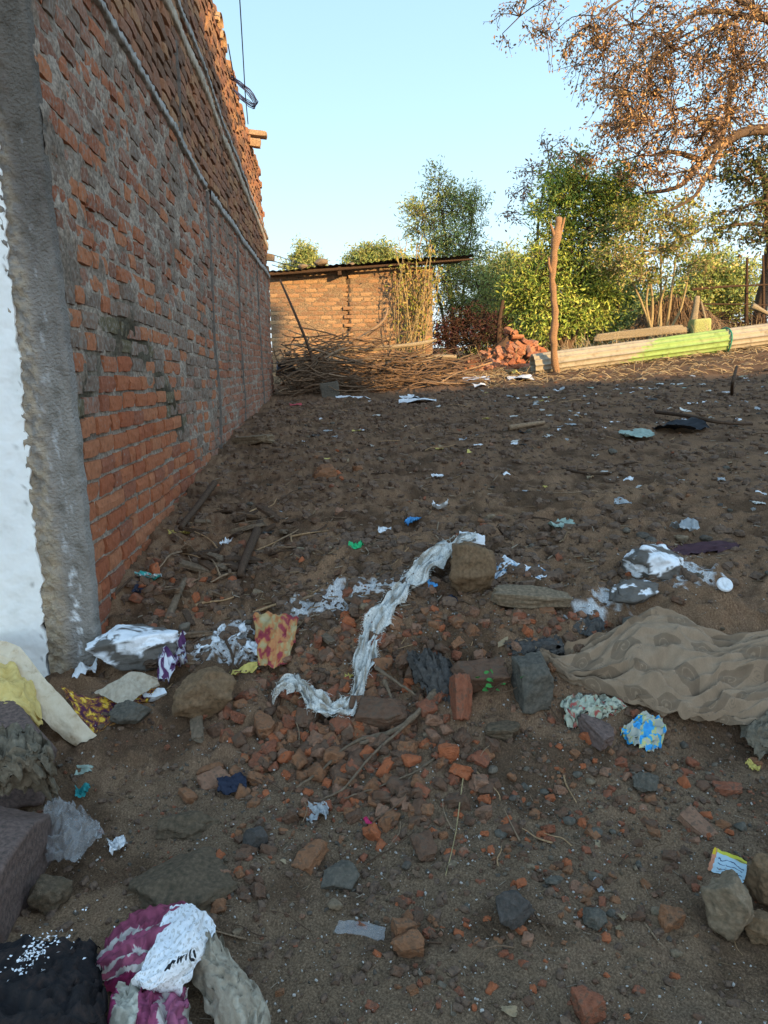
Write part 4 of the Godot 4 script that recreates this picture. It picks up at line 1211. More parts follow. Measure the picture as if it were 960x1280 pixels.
func scatter() -> void:
	var kinds := []
	for k in 10:
		var f := Vector3(1.0, rng.randf_range(0.45, 0.8), rng.randf_range(0.6, 0.9))
		kinds.append(rock_mesh(900 + k, f, 5 + k % 3, 6, 0.15, true, 0.0, k % 2 == 0))
	var list := []
	for c in [[Vector2(-0.466, 2.655), 0.12, 0.12, 46, 0.014, 0.044, "beside the brown boulder"], [Vector2(-0.167, 2.730), 0.22, 0.16, 240, 0.010, 0.044, "below the frayed sack strip"], [Vector2(0.095, 2.435), 0.14, 0.13, 150, 0.010, 0.036, "under the dead root"], [Vector2(-0.212, 3.040), 0.22, 0.14, 210, 0.010, 0.036, "inside the loop of the sack strip"], [Vector2(0.228, 3.090), 0.18, 0.10, 80, 0.010, 0.028, "below the caught boulder"], [Vector2(-0.443, 2.065), 0.05, 0.16, 30, 0.010, 0.026, "beside the grey cobble"], [Vector2(-0.260, 2.345), 0.12, 0.08, 24, 0.010, 0.026, "next to the ochre brick bat"], [Vector2(0.056, 1.825), 0.05, 0.10, 24, 0.008, 0.020, "near the blocky orange piece"], [Vector2(0.283, 1.735), 0.06, 0.09, 14, 0.008, 0.018, "near the black rock"], [Vector2(0.822, 2.550), 0.14, 0.10, 36, 0.010, 0.028, "below the patterned cloth"], [Vector2(1.015, 2.370), 0.14, 0.10, 34, 0.010, 0.026, "below the cloth hem"], [Vector2(0.630, 1.925), 0.09, 0.09, 26, 0.008, 0.022, "near the heart-shaped stone"], [Vector2(0.610, 2.265), 0.2, 0.12, 30, 0.008, 0.020, "on the bare lane soil beyond the black rock"], [Vector2(0.771, 2.965), 0.18, 0.08, 70, 0.010, 0.032, "between slab and cloth"], [Vector2(-1.181, 3.745), 0.12, 0.18, 40, 0.012, 0.04, "at the foot of the house wall"], [Vector2(-0.746, 3.825), 0.3, 0.3, 90, 0.010, 0.03, "in the heap by the house wall"], [Vector2(0.631, 3.705), 0.5, 0.35, 36, 0.010, 0.026, "behind the caught boulder"], [Vector2(0.614, 1.630), 0.2, 0.1, 12, 0.007, 0.016, "on the lane soil before the tall tan boulder"], [Vector2(1.025, 4.405), 1.0, 1.2, 40, 0.010, 0.03, "on the open plateau"], [Vector2(-0.231, 5.600), 0.7, 1.3, 30, 0.010, 0.03, "on the plateau near the lone half brick"], [Vector2(-0.018, 2.195), 0.6, 0.4, 60, 0.005, 0.014, "scattered along the lane"], [Vector2(0.328, 2.305), 0.16, 0.12, 44, 0.008, 0.022, "on the slope below the leaning brick"], [Vector2(0.410, 2.030), 0.14, 0.12, 34, 0.007, 0.018, "around the flat grey stone chip"], [Vector2(0.940, 2.045), 0.14, 0.10, 30, 0.008, 0.022, "around the tile shard"], [Vector2(0.141, 1.660), 0.16, 0.08, 26, 0.006, 0.016, "in front of the black rock"], [Vector2(-0.156, 2.430), 0.16, 0.10, 60, 0.010, 0.030, "between root and pink strip"], [Vector2(0.403, 1.760), 0.2, 0.12, 30, 0.006, 0.016, "past the black rock"]]:
		for k in c[3]:
			var q: Vector2 = c[0] + Vector2(rng.randfn() * c[1], rng.randfn() * c[2])
			if q.x < wx(q.y) + 0.06 or q.y < 1.4:
				continue
			var r: float = lerpf(c[4], c[5], pow(rng.randf(), 1.6))
			list.append([r / q.y, q, r, c[6]])
	list.sort_custom(func(p, q): return p[0] > q[0])
	var tones := ["chip_a", "chip_b", "chip_c", "chip_d", "chip_e", "chip_d", "chip_c", "chip_d", "chip_b"]
	var rest := {}
	for k in list.size():
		var q: Vector2 = list[k][1]
		var r: float = list[k][2]
		var tr := Transform3D(Basis.from_euler(Vector3(rng.randfn() * 0.5, rng.randf() * TAU, rng.randfn() * 0.5)) * Basis.from_scale(Vector3.ONE * r), gp(q, r * rng.randf_range(-0.05, 0.38)))
		var tone: String = tones[rng.randi() % tones.size()]
		var shape := rng.randi() % kinds.size()
		if k < 290:
			single("brick_fragment", "%s %s brick fragment %s" % ["chunky" if r > 0.024 else "small", {"chip_a": "bright orange red", "chip_b": "dull red", "chip_c": "ochre", "chip_d": "dusty brown", "chip_e": "pinkish"}[tone], list[k][3]], "brick fragment", kinds[shape], M[tone], tr, "broken brick fragments")
		else:
			if not rest.has(tone):
				rest[tone] = []
			rest[tone].append([tr, shape])
	# what is too small to pick apart: brick crumbs and gravel, as one mass
	for k in 11000:
		var c: Array = [[Vector2(-0.1, 2.9), 0.45, 0.4], [Vector2(0.9, 2.4), 0.4, 0.3], [Vector2(-0.05, 2.7), 0.5, 0.35], [Vector2(0.1, 2.2), 0.8, 0.5], [Vector2(0.6, 6.5), 2.5, 2.5]][rng.randi() % 5]
		var q: Vector2 = c[0] + Vector2(rng.randfn() * c[1], rng.randfn() * c[2])
		if q.x < wx(q.y) + 0.05 or q.y < 1.3:
			continue
		var r := lerpf(0.0015, 0.009, pow(rng.randf(), 2.2)) * (1.0 + maxf(0.0, q.y - 3.5) * 0.35)
		var drift := nb.get_noise_2d(q.x * 1.4 + 20.0, q.y * 1.4)
		if drift < -0.05 and rng.randf() < 0.75:
			continue
		var tone: String = ["chip_b", "chip_c", "chip_d", "chip_d", "gravel_a", "gravel_b", "stone_earth"][rng.randi() % 7] if drift > 0.1 else ["chip_d", "gravel_a", "gravel_b", "stone_earth"][rng.randi() % 4]
		if not rest.has(tone):
			rest[tone] = []
		rest[tone].append([Transform3D(Basis.from_euler(Vector3(rng.randf() * TAU, rng.randf() * TAU, 0)) * Basis.from_scale(Vector3.ONE * r), gp(q, r * 0.2)), -1])
	for k in 3200:
		var q := Vector2(rng.randfn() * 0.8 + 0.1, rng.randf_range(1.4, 3.6))
		if q.x < wx(q.y) + 0.05:
			continue
		var r := lerpf(0.0012, 0.0045, pow(rng.randf(), 3.0))
		if not rest.has("plaster_bit"):
			rest["plaster_bit"] = []
		rest["plaster_bit"].append([Transform3D(Basis.from_euler(Vector3(rng.randf() * TAU, rng.randf() * TAU, 0)) * Basis.from_scale(Vector3.ONE * r), gp(q, r + 0.004)), -1])
	var tiny := [rock_mesh(951, Vector3(1, 0.7, 0.8), 4, 2, 0.25, false, 0.0, false), rock_mesh(952, Vector3(1, 0.6, 0.7), 4, 2, 0.25, true, 0.0, false)]
	var mesh := ArrayMesh.new()
	for tone in rest:
		var st := SurfaceTool.new()
		st.begin(Mesh.PRIMITIVE_TRIANGLES)
		for e in rest[tone]:
			st.append_from(kinds[e[1]] if e[1] >= 0 else tiny[rng.randi() % 2], 0, e[0])
		st.commit(mesh)
		mesh.surface_set_material(mesh.get_surface_count() - 1, M[tone])
	var o := MeshInstance3D.new()
	o.name = "rubble"
	o.mesh = mesh
	add_child(o)
	tag(o, "fine brick crumbs and gravel strewn over the soil", "rubble", "", "stuff")
	# stones of countable size
	var sk := []
	for k in 6:
		sk.append(rock_mesh(970 + k, Vector3(1, rng.randf_range(0.5, 0.8), rng.randf_range(0.7, 0.95)), 3, 5, 0.06))
	for k in 110:
		var c: Array = [[Vector2(0.1, 2.0), 0.6, 0.35], [Vector2(0.6, 2.2), 0.4, 0.3], [Vector2(0.6, 3.7), 0.9, 0.4], [Vector2(0.6, 6.0), 1.8, 2.0]][k % 4]
		var q: Vector2 = c[0] + Vector2(rng.randfn() * c[1], rng.randfn() * c[2])
		if q.x < wx(q.y) + 0.1 or q.y < 1.45:
			continue
		var r := rng.randf_range(0.009, 0.022) * (1.0 if q.y < 3.0 else 1.6)
		single("pebble", ["small grey stone lying loose on the lane soil", "small grey stone lying loose on the bank", "small grey stone lying loose on the plateau"][0 if q.y < 2.5 else (1 if q.y < 4.2 else 2)], "stone", sk[k % 6], M[["gravel_a", "gravel_b", "stone_grey", "stone_tan"][rng.randi() % 4]], Transform3D(Basis(Vector3.UP, rng.randf() * TAU) * Basis.from_scale(Vector3.ONE * r), gp(q, r * 0.25)), "loose grey stones")
	# clods of earth
	var cl := ArrayMesh.new()
	var sc := SurfaceTool.new()
	sc.begin(Mesh.PRIMITIVE_TRIANGLES)
	for k in 12000:
		var q := Vector2(rng.randf_range(-1.5, 5.5), rng.randf_range(3.2, 11.0))
		if k < 4000:
			q = Vector2(rng.randfn() * 0.9, rng.randf_range(1.4, 4.2))
		if q.x < wx(q.y) + 0.05 or absf(q.x) > q.y * 0.6:
			continue
		var r := lerpf(0.004, 0.034, pow(rng.randf(), 2.5)) * (1.0 if q.y > 3.2 else 0.5) * (1.0 + q.y * 0.04)
		sc.append_from(tiny[k % 2], 0, Transform3D(Basis.from_euler(Vector3(rng.randf() * TAU, rng.randf() * TAU, 0)) * Basis.from_scale(Vector3.ONE * r), gp(q, r * 0.1)))
	sc.commit(cl)
	cl.surface_set_material(0, M.clod)
	var co := MeshInstance3D.new()
	co.name = "earth_clods"
	co.mesh = cl
	add_child(co)
	tag(co, "crumbly brown clods of earth all over the plot", "earth", "", "stuff")
	# bits of straw, wood and plaster too small to count
	var chaff := MB.new()
	for k in 6000:
		var q := Vector2(rng.randf_range(-1.4, 4.5), rng.randf_range(3.0, 10.5))
		if k < 2600:
			q = Vector2(rng.randfn() * 0.7, rng.randf_range(1.4, 4.0))
		if q.x < wx(q.y) + 0.04 or absf(q.x) > q.y * 0.6:
			continue
		var p := gp(q, 0.006)
		var ln := rng.randf_range(0.006, 0.03) * (1.0 if q.y < 3.2 else 1.8)
		var e := Vector3(rng.randfn(), rng.randfn() * 0.25, rng.randfn()).normalized() * ln
		var tone: Color = [Color(0.22, 0.15, 0.09), Color(0.17, 0.11, 0.07), Color(0.12, 0.08, 0.05), Color(0.27, 0.21, 0.15), Color(0.10, 0.07, 0.05)][rng.randi() % 5]
		chaff.tube(PackedVector3Array([p, p + e]), PackedFloat32Array([0.0013, 0.0010] if q.y < 3.2 else [0.004, 0.003]), 3, tone, false)
	var ch := part("chaff", chaff.mesh(), M.vcol, self)
	tag(ch, "fine bits of straw and wood littering the soil", "chaff", "", "stuff")
	# twigs, one by one
	for k in 210:
		var q := Vector2(rng.randf_range(-0.5, 3.6), rng.randf_range(3.6, 10.5))
		if k < 60:
			q = Vector2(rng.randfn() * 0.55 + 0.15, rng.randf_range(1.6, 3.3))
		elif k < 125:
			q = Vector2(-0.85 + rng.randfn() * 0.24, 4.0 + rng.randfn() * 0.5)
		if q.x < wx(q.y) + 0.1:
			continue
		var ang := rng.randf() * TAU
		var ln := rng.randf_range(0.05, 0.16) * (1.0 if q.y < 3.3 else 2.0)
		var q2 := q + Vector2(cos(ang), sin(ang)) * ln
		q2.x = maxf(q2.x, wx(q2.y) + 0.05)
		var mb := MB.new()
		var p := gp(q, 0.008)
		stick(Vector3.ZERO, gp(q2, 0.012 + rng.randf() * 0.02) - p, rng.randf_range(0.0015, 0.004) * (1.0 if q.y < 3.3 else 2.2), ln * 0.08, rng, mb, 4)
		single("twig", ["thin dry twig lying on the lane soil and rubble", "thin dry twig in the heap by the house wall", "thin dry twig lying on the plateau soil"][0 if k < 60 else (1 if k < 125 else 2)], "twig", mb.mesh(), M[["twig_a", "twig_b", "twig_c", "bark_dark"][k % 4]], Transform3D(Basis(), p), "dry twigs on the soil")
	# bark and rotten wood in the heap by the house wall
	for k in 46:
		var q := Vector2(-0.85 + rng.randfn() * 0.20, 3.95 + rng.randfn() * 0.45)
		if q.x < wx(q.y) + 0.12:
			continue
		single("bark_piece", "dark splintered bark piece in the heap by the house wall", "bark", rock_mesh(1500 + k % 7, Vector3(0.075, 0.010, 0.020), 3, 5, 0.2, true, 0.0, false), M[["bark_dark", "root", "twig_b", "bark_dark"][k % 4]], Transform3D(Basis.from_euler(Vector3(rng.randfn() * 0.3, rng.randf() * TAU, rng.randfn() * 0.35)) * Basis.from_scale(Vector3.ONE * rng.randf_range(0.4, 1.4)), gp(q, 0.02)), "bark pieces by the house wall")
	# litter on the plateau
	var inks := ["white_plastic", "white_plastic", "paper", "pale_grey", "pale_grey", "pale_grey", "green_film", "paper", "yellow_plastic", "paper", "black", "rag_dark", "paper", "rag_dark"]
	for k in 300:
		var q := Vector2(rng.randf_range(-0.8, 4.4), rng.randf_range(4.2, 11.0))
		if nb.get_noise_2d(q.x * 0.5 + 90.0, q.y * 0.5) < 0.05 and rng.randf() < 0.8:
			continue
		if k % 3 == 0:
			q = Vector2(rng.randf_range(1.2, 5.0), rng.randf_range(7.0, 10.8))
		if q.x < wx(q.y) + 0.2 or absf(q.x) > q.y * 0.56:
			continue
		var sz := rng.randf_range(0.02, 0.075) * (0.7 + q.y * 0.09)
		var ink: String = inks[rng.randi() % inks.size()]
		var word: String = {"white_plastic": "white plastic", "paper": "off-white paper", "pale_grey": "grey plastic", "blue_plastic": "blue plastic", "green_film": "pale green film", "red": "red plastic", "yellow_plastic": "yellow plastic", "black": "black plastic", "rag_dark": "dark cloth"}[ink]
		scrap("litter_scrap", "tiny scrap of %s trodden into the plateau soil" % word, "litter", q, sz, sz * rng.randf_range(0.4, 0.9), rng.randf() * TAU, 0.012, M[ink], 1000 + k, "scraps of %s on the plateau" % word, 0.01)
	# dead leaves
	for k in 60:
		var q := Vector2(rng.randfn() * 0.6 + 0.2, rng.randf_range(1.5, 3.4))
		if k > 30:
			q = Vector2(rng.randf_range(-0.5, 3.0), rng.randf_range(3.6, 8.0))
		if q.x < wx(q.y) + 0.1:
			continue
		var sz := rng.randf_range(0.02, 0.045) * (1.0 if q.y < 3.5 else 1.5)
		scrap("dead_leaf", "small curled %s dead leaf on the %s" % [["tan", "brown"][k % 2], "lane soil" if k <= 30 else "plateau soil"], "leaf", q, sz, sz * 0.55, rng.randf() * TAU, 0.010, M[["leaf_tan", "leaf_brown"][k % 2]], 1300 + k, "dead leaves on the soil", 0.004)


# ---------------------------------------------------------------- cloth, sacks and litter
func sheet_part(t: Node3D, called: String, b: MB, m: Material) -> MeshInstance3D:
	for k in b.v.size():
		b.v[k] -= t.position
	return part(called, b.mesh(), m, t)


func stroke(im: Image, a: Vector2, b: Vector2, w: float, col: Color) -> void:
	var n := int(a.distance_to(b)) + 1
	for k in n + 1:
		var p := a.lerp(b, float(k) / n)
		im.fill_rect(Rect2i(int(p.x - w / 2.0), int(p.y - w / 2.0), maxi(1, int(w)), maxi(1, int(w))), col)


func cloth_texture() -> ImageTexture:
	var im := Image.create(640, 400, false, Image.FORMAT_RGB8)
	var motifs := []
	for r in 5:
		for k in 7:
			motifs.append([Vector2(k * 96 + (48 if r % 2 else 0) + rng.randf_range(-12, 12), r * 92 + 34 + rng.randf_range(-10, 10)), rng.randf_range(-0.6, 0.6)])
	for y in 400:
		for x in 640:
			var f := 1.0 + na.get_noise_2d(x * 3.0, y * 3.0) * 0.16 + na.get_noise_2d(x * 22.0, y * 22.0) * 0.10 + (0.03 if (x + y) % 3 == 0 else 0.0)
			var c := Vector3(0.27, 0.19, 0.125)
			for m in motifs:
				var p: Vector2 = Vector2(x, y) - m[0]
				if absf(p.x) > 44.0 or absf(p.y) > 30.0:
					continue
				p = p.rotated(m[1])
				var taper := 22.0 * (1.0 - p.x / 40.0 * 0.55)
				var e := p.x * p.x / 1400.0 + p.y * p.y / (taper * taper)
				if e < 1.0:
					c = Vector3(0.185, 0.13, 0.086)
					var ring := fmod(Vector2(p.x + 8.0, p.y).length() + atan2(p.y, p.x + 8.0) * 1.6, 10.0)
					if ring < 1.7 and Vector2(p.x + 8.0, p.y).length() < 16.0:
						c = Vector3(0.265, 0.19, 0.125)
				elif p.x > 32.0 or p.y > 16.0:
					var q := p - Vector2(36, 18)
					if q.length() < 13.0 and fmod(q.length() + atan2(q.y, q.x), 5.0) < 1.3:
						c = Vector3(0.20, 0.145, 0.10)
			im.set_pixel(x, y, L(c.x * f, c.y * f, c.z * f))
	return ImageTexture.create_from_image(im)


func sack_texture() -> ImageTexture:
	var im := Image.create(256, 384, false, Image.FORMAT_RGB8)
	for y in 384:
		for x in 256:
			var d := 0.80 + na.get_noise_2d(x * 4.0, y * 4.0) * 0.12 + na.get_noise_2d(x * 30.0, y * 30.0) * 0.05
			var g := smoothstep(0.15, 0.45, na.get_noise_2d(x * 6.0 + 900.0, y * 6.0))
			im.set_pixel(x, y, L(lerpf(d, 0.36, g * 0.6), lerpf(d * 1.0, 0.33, g * 0.6), lerpf(d * 1.01, 0.28, g * 0.6)))
	var ink := L(0.02, 0.02, 0.022)
	# worn black print: a blot and the letters W I L
	im.fill_rect(Rect2i(118, 196, 20, 24), ink)
	im.fill_rect(Rect2i(126, 186, 16, 16), ink)
	for p in [[146, 176, 150, 194], [150, 194, 156, 178], [156, 178, 162, 190], [162, 190, 166, 166], [174, 160, 180, 184], [184, 154, 192, 176], [192, 176, 202, 170], [196, 152, 204, 162]]:
		stroke(im, Vector2(p[0], p[1]), Vector2(p[2], p[3]), 5.0, ink)
	return ImageTexture.create_from_image(im)


func band_texture(bands: Array, down: bool) -> ImageTexture:
	var im := Image.create(160, 160, false, Image.FORMAT_RGB8)
	for y in 160:
		for x in 160:
			var f := (y if down else x) / 160.0 + na.get_noise_2d(x * 2.2, y * 2.2) * 0.07 + na.get_noise_2d(x * 14.0, y * 14.0) * 0.02
			var c: Array = bands[0]
			for b in bands:
				if f >= b[0]:
					c = b
			var dirt := 0.62 + 0.38 * smoothstep(-0.35, 0.25, na.get_noise_2d(x * 5.0 + 400.0, y * 5.0)) + na.get_noise_2d(x * 45.0, y * 45.0) * 0.10
			im.set_pixel(x, y, L(c[1] * dirt, c[2] * dirt, c[3] * dirt * 0.95))
	return ImageTexture.create_from_image(im)


func sachet_texture() -> ImageTexture:
	var im := Image.create(128, 96, false, Image.FORMAT_RGB8)
	im.fill(L(0.42, 0.55, 0.60))
	im.fill_rect(Rect2i(0, 0, 128, 16), L(0.55, 0.50, 0.05))
	im.fill_rect(Rect2i(0, 0, 20, 96), L(0.55, 0.22, 0.12))
	im.fill_rect(Rect2i(0, 0, 16, 26), L(0.65, 0.42, 0.02))
	for r in 4:
		var p := Vector2(34, 32 + r * 16)
		while p.x < 112:
			var q := p + Vector2(rng.randf_range(4, 9), rng.randf_range(-5, 5))
			q.y = clampf(q.y, 27 + r * 16, 38 + r * 16)
			stroke(im, p, q, 2.0, L(0.05, 0.07, 0.12))
			p = q
	return ImageTexture.create_from_image(im)


func build_soft() -> void:
	# brown patterned cloth thrown over the bank
	var cloth := sheet([
		[Vector3(0.532, 0.030, 2.935), Vector3(0.691, 0.030, 2.895), Vector3(0.833, 0.050, 2.895), Vector3(0.983, 0.100, 2.930), Vector3(1.126, 0.110, 2.930), Vector3(1.296, 0.060, 2.905), Vector3(1.523, 0.050, 2.915), Vector3(1.742, 0.050, 2.905)],
		[Vector3(0.566, 0.030, 2.910), Vector3(0.691, 0.040, 2.835), Vector3(0.835, 0.070, 2.820), Vector3(0.980, 0.130, 2.845), Vector3(1.113, 0.140, 2.825), Vector3(1.270, 0.100, 2.815), Vector3(1.488, 0.070, 2.835), Vector3(1.695, 0.070, 2.810)],
		[Vector3(0.600, 0.030, 2.885), Vector3(0.693, 0.050, 2.790), Vector3(0.839, 0.090, 2.740), Vector3(0.974, 0.140, 2.735), Vector3(1.099, 0.150, 2.710), Vector3(1.251, 0.130, 2.710), Vector3(1.448, 0.100, 2.745), Vector3(1.650, 0.090, 2.720)],
		[Vector3(0.622, 0.030, 2.865), Vector3(0.698, 0.050, 2.755), Vector3(0.855, 0.070, 2.705), Vector3(0.982, 0.110, 2.665), Vector3(1.094, 0.120, 2.635), Vector3(1.237, 0.110, 2.630), Vector3(1.415, 0.100, 2.665), Vector3(1.621, 0.080, 2.655)],
		[Vector3(0.640, 0.020, 2.860), Vector3(0.716, 0.030, 2.750), Vector3(0.875, 0.040, 2.695), Vector3(1.001, 0.060, 2.650), Vector3(1.111, 0.060, 2.605), Vector3(1.217, 0.060, 2.605), Vector3(1.363, 0.050, 2.570), Vector3(1.571, 0.050, 2.550)]], 180, 100, 0.055, 1.1, 1.3, 5)
	put_sheet("patterned_cloth", "large brown cloth with dark paisley print draped over the bank", "cloth", cloth, M.paisley)
	put_sheet("grey_rag", "dark twisted rag at the pointed end of the patterned cloth", "rag", sheet([[Vector3(0.476, 0.030, 2.945), Vector3(0.585, 0.050, 2.930), Vector3(0.700, 0.030, 2.940)], [Vector3(0.502, 0.030, 2.910), Vector3(0.598, 0.060, 2.880), Vector3(0.708, 0.030, 2.900)], [Vector3(0.533, 0.020, 2.900), Vector3(0.622, 0.030, 2.870), Vector3(0.704, 0.020, 2.880)]], 40, 16, 0.025, 1.0, 2.5, 6), M.rag_dark)
	put_sheet("brown_rag", "folded brown rag end beyond the patterned cloth fold", "rag", sheet([[Vector3(1.290, 0.060, 2.605), Vector3(1.394, 0.100, 2.615), Vector3(1.523, 0.080, 2.635)], [Vector3(1.277, 0.050, 2.540), Vector3(1.355, 0.090, 2.530), Vector3(1.477, 0.070, 2.540)], [Vector3(1.305, 0.020, 2.500), Vector3(1.376, 0.040, 2.475), Vector3(1.445, 0.030, 2.470)]], 30, 24, 0.03, 1.2, 1.2, 7), M.rag_brown)

	# torn woven sack strip, frayed
	var strip := thing("sack_strip", "long frayed white strip of woven sack trailing from the boulder over the rubble", "sack strip", gp(Vector2(-0.044, 3.125)))
	var line_pts := [Vector3(0.439, 0.130, 3.570), Vector3(0.347, 0.120, 3.565), Vector3(0.254, 0.070, 3.540), Vector3(0.148, 0.060, 3.390), Vector3(0.054, 0.060, 3.290), Vector3(-0.022, 0.070, 3.175), Vector3(-0.070, 0.060, 3.055), Vector3(-0.092, 0.060, 2.930), Vector3(-0.119, 0.050, 2.810), Vector3(-0.174, 0.040, 2.760), Vector3(-0.263, 0.040, 2.800), Vector3(-0.332, 0.050, 2.880), Vector3(-0.398, 0.040, 2.950), Vector3(-0.468, 0.020, 2.920)]
	var wide := [0.06, 0.10, 0.125, 0.12, 0.105, 0.09, 0.08, 0.075, 0.075, 0.08, 0.08, 0.07, 0.055, 0.03]
	var rb := MB.new()
	var fr := MB.new()
	var n := 170
	var m := 14
	for i in n + 1:
		var t := float(i) / n
		var p := cr_line(line_pts, t)
		var q := cr_line(line_pts, minf(t + 0.01, 1.0)) - cr_line(line_pts, maxf(t - 0.01, 0.0))
		var side := Vector2(-q.z, q.x).normalized()
		var f := t * 13.0
		var w: float = lerpf(wide[mini(int(f), 13)], wide[mini(int(f) + 1, 13)], fmod(f, 1.0)) * (0.95 + 0.75 * na.get_noise_1d(t * 900.0) + 0.3 * na.get_noise_1d(t * 2600.0))
		for j in m + 1:
			var u := float(j) / m - 0.5
			var fold := (0.5 - absf(na.get_noise_2d(u * 420.0, t * 700.0)) * 2.0) * 0.036 + na.get_noise_2d(u * 1500.0, t * 700.0) * 0.014 - 0.03 * smoothstep(0.25, 0.5, na.get_noise_1d(t * 700.0 + 300.0))
			var x := p.x + side.x * u * w
			var d := p.z + side.y * u * w
			rb.add(Vector3(x, maxf(lay(x, d) + p.y + fold, gnd(x, d) + 0.006), -d) - strip.position, Color(0.86, 0.84, 0.78).lerp(Color(0.42, 0.36, 0.28), smoothstep(0.05, 0.4, na.get_noise_2d(u * 500.0 + 50.0, t * 1400.0))), Vector2(u, t * 8.0))
		for e in 4:
			var sg := -0.5 if e % 2 else 0.5
			var x := p.x + side.x * sg * w
			var d := p.z + side.y * sg * w
			var a := Vector3(x, maxf(lay(x, d) + p.y, gnd(x, d) + 0.006), -d) - strip.position
			var ln := 0.006 + 0.022 * pow(rng.randf(), 3.0)
			var c := a + Vector3(side.x * sg * 2.0 + rng.randfn() * 1.6, -0.5 + rng.randfn() * 0.9, -side.y * sg * 2.0 + rng.randfn() * 1.6).normalized() * ln
			fr.tube(PackedVector3Array([a, a.lerp(c, 0.5) + Vector3(0, 0.004, 0), c]), PackedFloat32Array([0.0009, 0.0007, 0.0004]), 3, Color(0.74, 0.72, 0.64), false)
	rb.grid(0, n + 1, m + 1)
	part("woven_strip", rb.mesh(), M.fibre, strip)
	var fp := part("frayed_threads", fr.mesh(), M.vcol, strip)
	fp.set_meta("kind", "stuff")

	# house corner rubbish
	put_sheet("yellow_sack", "crumpled yellow woven sack against the white plaster", "sack", sheet([[Vector3(-1.906, 0.220, 3.275), Vector3(-1.661, 0.240, 3.175), Vector3(-1.463, 0.220, 2.960), Vector3(-1.385, 0.160, 2.870)], [Vector3(-1.700, 0.260, 2.885), Vector3(-1.474, 0.290, 2.765), Vector3(-1.336, 0.250, 2.665), Vector3(-1.318, 0.160, 2.725)], [Vector3(-1.588, 0.200, 2.655), Vector3(-1.396, 0.240, 2.575), Vector3(-1.326, 0.200, 2.615), Vector3(-1.331, 0.120, 2.730)], [Vector3(-1.612, 0.080, 2.670), Vector3(-1.430, 0.100, 2.610), Vector3(-1.376, 0.100, 2.675), Vector3(-1.382, 0.050, 2.805)]], 50, 50, 0.035, 1.0, 1.0, 8), M.yellow_sack)
	var pb := thing("printed_sack", "opened beige sack with orange and purple printed lining at the house corner", "sack", gp(Vector2(-1.241, 2.960)))
	sheet_part(pb, "beige_hem", sheet([[Vector3(-1.670, 0.300, 3.100), Vector3(-1.535, 0.300, 3.040), Vector3(-1.395, 0.240, 2.915), Vector3(-1.250, 0.160, 2.810), Vector3(-1.123, 0.050, 2.750)], [Vector3(-1.667, 0.280, 3.060), Vector3(-1.548, 0.280, 2.990), Vector3(-1.402, 0.220, 2.850), Vector3(-1.271, 0.140, 2.755), Vector3(-1.149, 0.040, 2.715)], [Vector3(-1.669, 0.250, 3.040), Vector3(-1.569, 0.250, 2.970), Vector3(-1.416, 0.200, 2.805), Vector3(-1.302, 0.120, 2.735), Vector3(-1.189, 0.020, 2.720)]], 60, 12, 0.008, 2.0, 1.0, 9), M.beige)
	sheet_part(pb, "printed_lining", sheet([[Vector3(-1.324, 0.170, 2.930), Vector3(-1.215, 0.120, 2.920), Vector3(-1.091, 0.090, 2.985), Vector3(-0.970, 0.070, 3.040)], [Vector3(-1.238, 0.130, 2.830), Vector3(-1.156, 0.080, 2.880), Vector3(-1.060, 0.070, 2.910), Vector3(-0.989, 0.050, 3.000)], [Vector3(-1.144, 0.040, 2.755), Vector3(-1.120, 0.040, 2.775), Vector3(-1.073, 0.030, 2.860), Vector3(-1.018, 0.020, 2.975)]], 44, 26, 0.016, 1.3, 1.3, 10), M.printed)
	sheet_part(pb, "orange_edge", sheet([[Vector3(-1.157, 0.050, 2.760), Vector3(-1.108, 0.050, 2.780), Vector3(-1.065, 0.050, 2.860), Vector3(-1.008, 0.050, 2.995), Vector3(-0.971, 0.050, 3.065)], [Vector3(-1.140, 0.020, 2.755), Vector3(-1.100, 0.020, 2.785), Vector3(-1.056, 0.020, 2.865), Vector3(-1.003, 0.020, 2.995), Vector3(-0.970, 0.020, 3.075)]], 40, 5, 0.008, 2.0, 1.0, 11), M.orange_film)
	put_sheet("cardboard_flap", "folded grey beige cardboard flap over the printed sack", "cardboard", sheet([[Vector3(-1.195, 0.130, 2.940), Vector3(-1.112, 0.160, 2.975), Vector3(-1.047, 0.160, 3.025), Vector3(-0.957, 0.110, 3.025)], [Vector3(-1.123, 0.120, 2.900), Vector3(-1.066, 0.140, 2.920), Vector3(-1.023, 0.130, 3.000), Vector3(-0.957, 0.100, 3.025)], [Vector3(-1.052, 0.110, 2.855), Vector3(-1.026, 0.110, 2.885), Vector3(-1.000, 0.100, 2.970), Vector3(-0.953, 0.090, 3.020)]], 24, 16, 0.008, 1.0, 1.0, 12), M.cardboard)
	stone("white_card", "white block of board leaning beside the cardboard flap", Vector2(-0.979, 3.025), Vector3(0.045, 0.014, 0.022), 0.7, 0.0, M.white_plastic, 851, 1, true, 0.0, Vector2(0.5, 0.1), "", 0.03)
	scrap("white_scrap", "white plastic scrap wedged between pillar and limed block", "plastic scrap", Vector2(-1.348, 3.245), 0.10, 0.08, 0.2, 0.06, M.white_plastic, 13)
	scrap("tied_packet", "crumpled white and purple packet hanging off the limed block", "packet", Vector2(-0.944, 3.195), 0.12, 0.16, 0.3, 0.10, M.purple_packet, 14, "", 0.04)
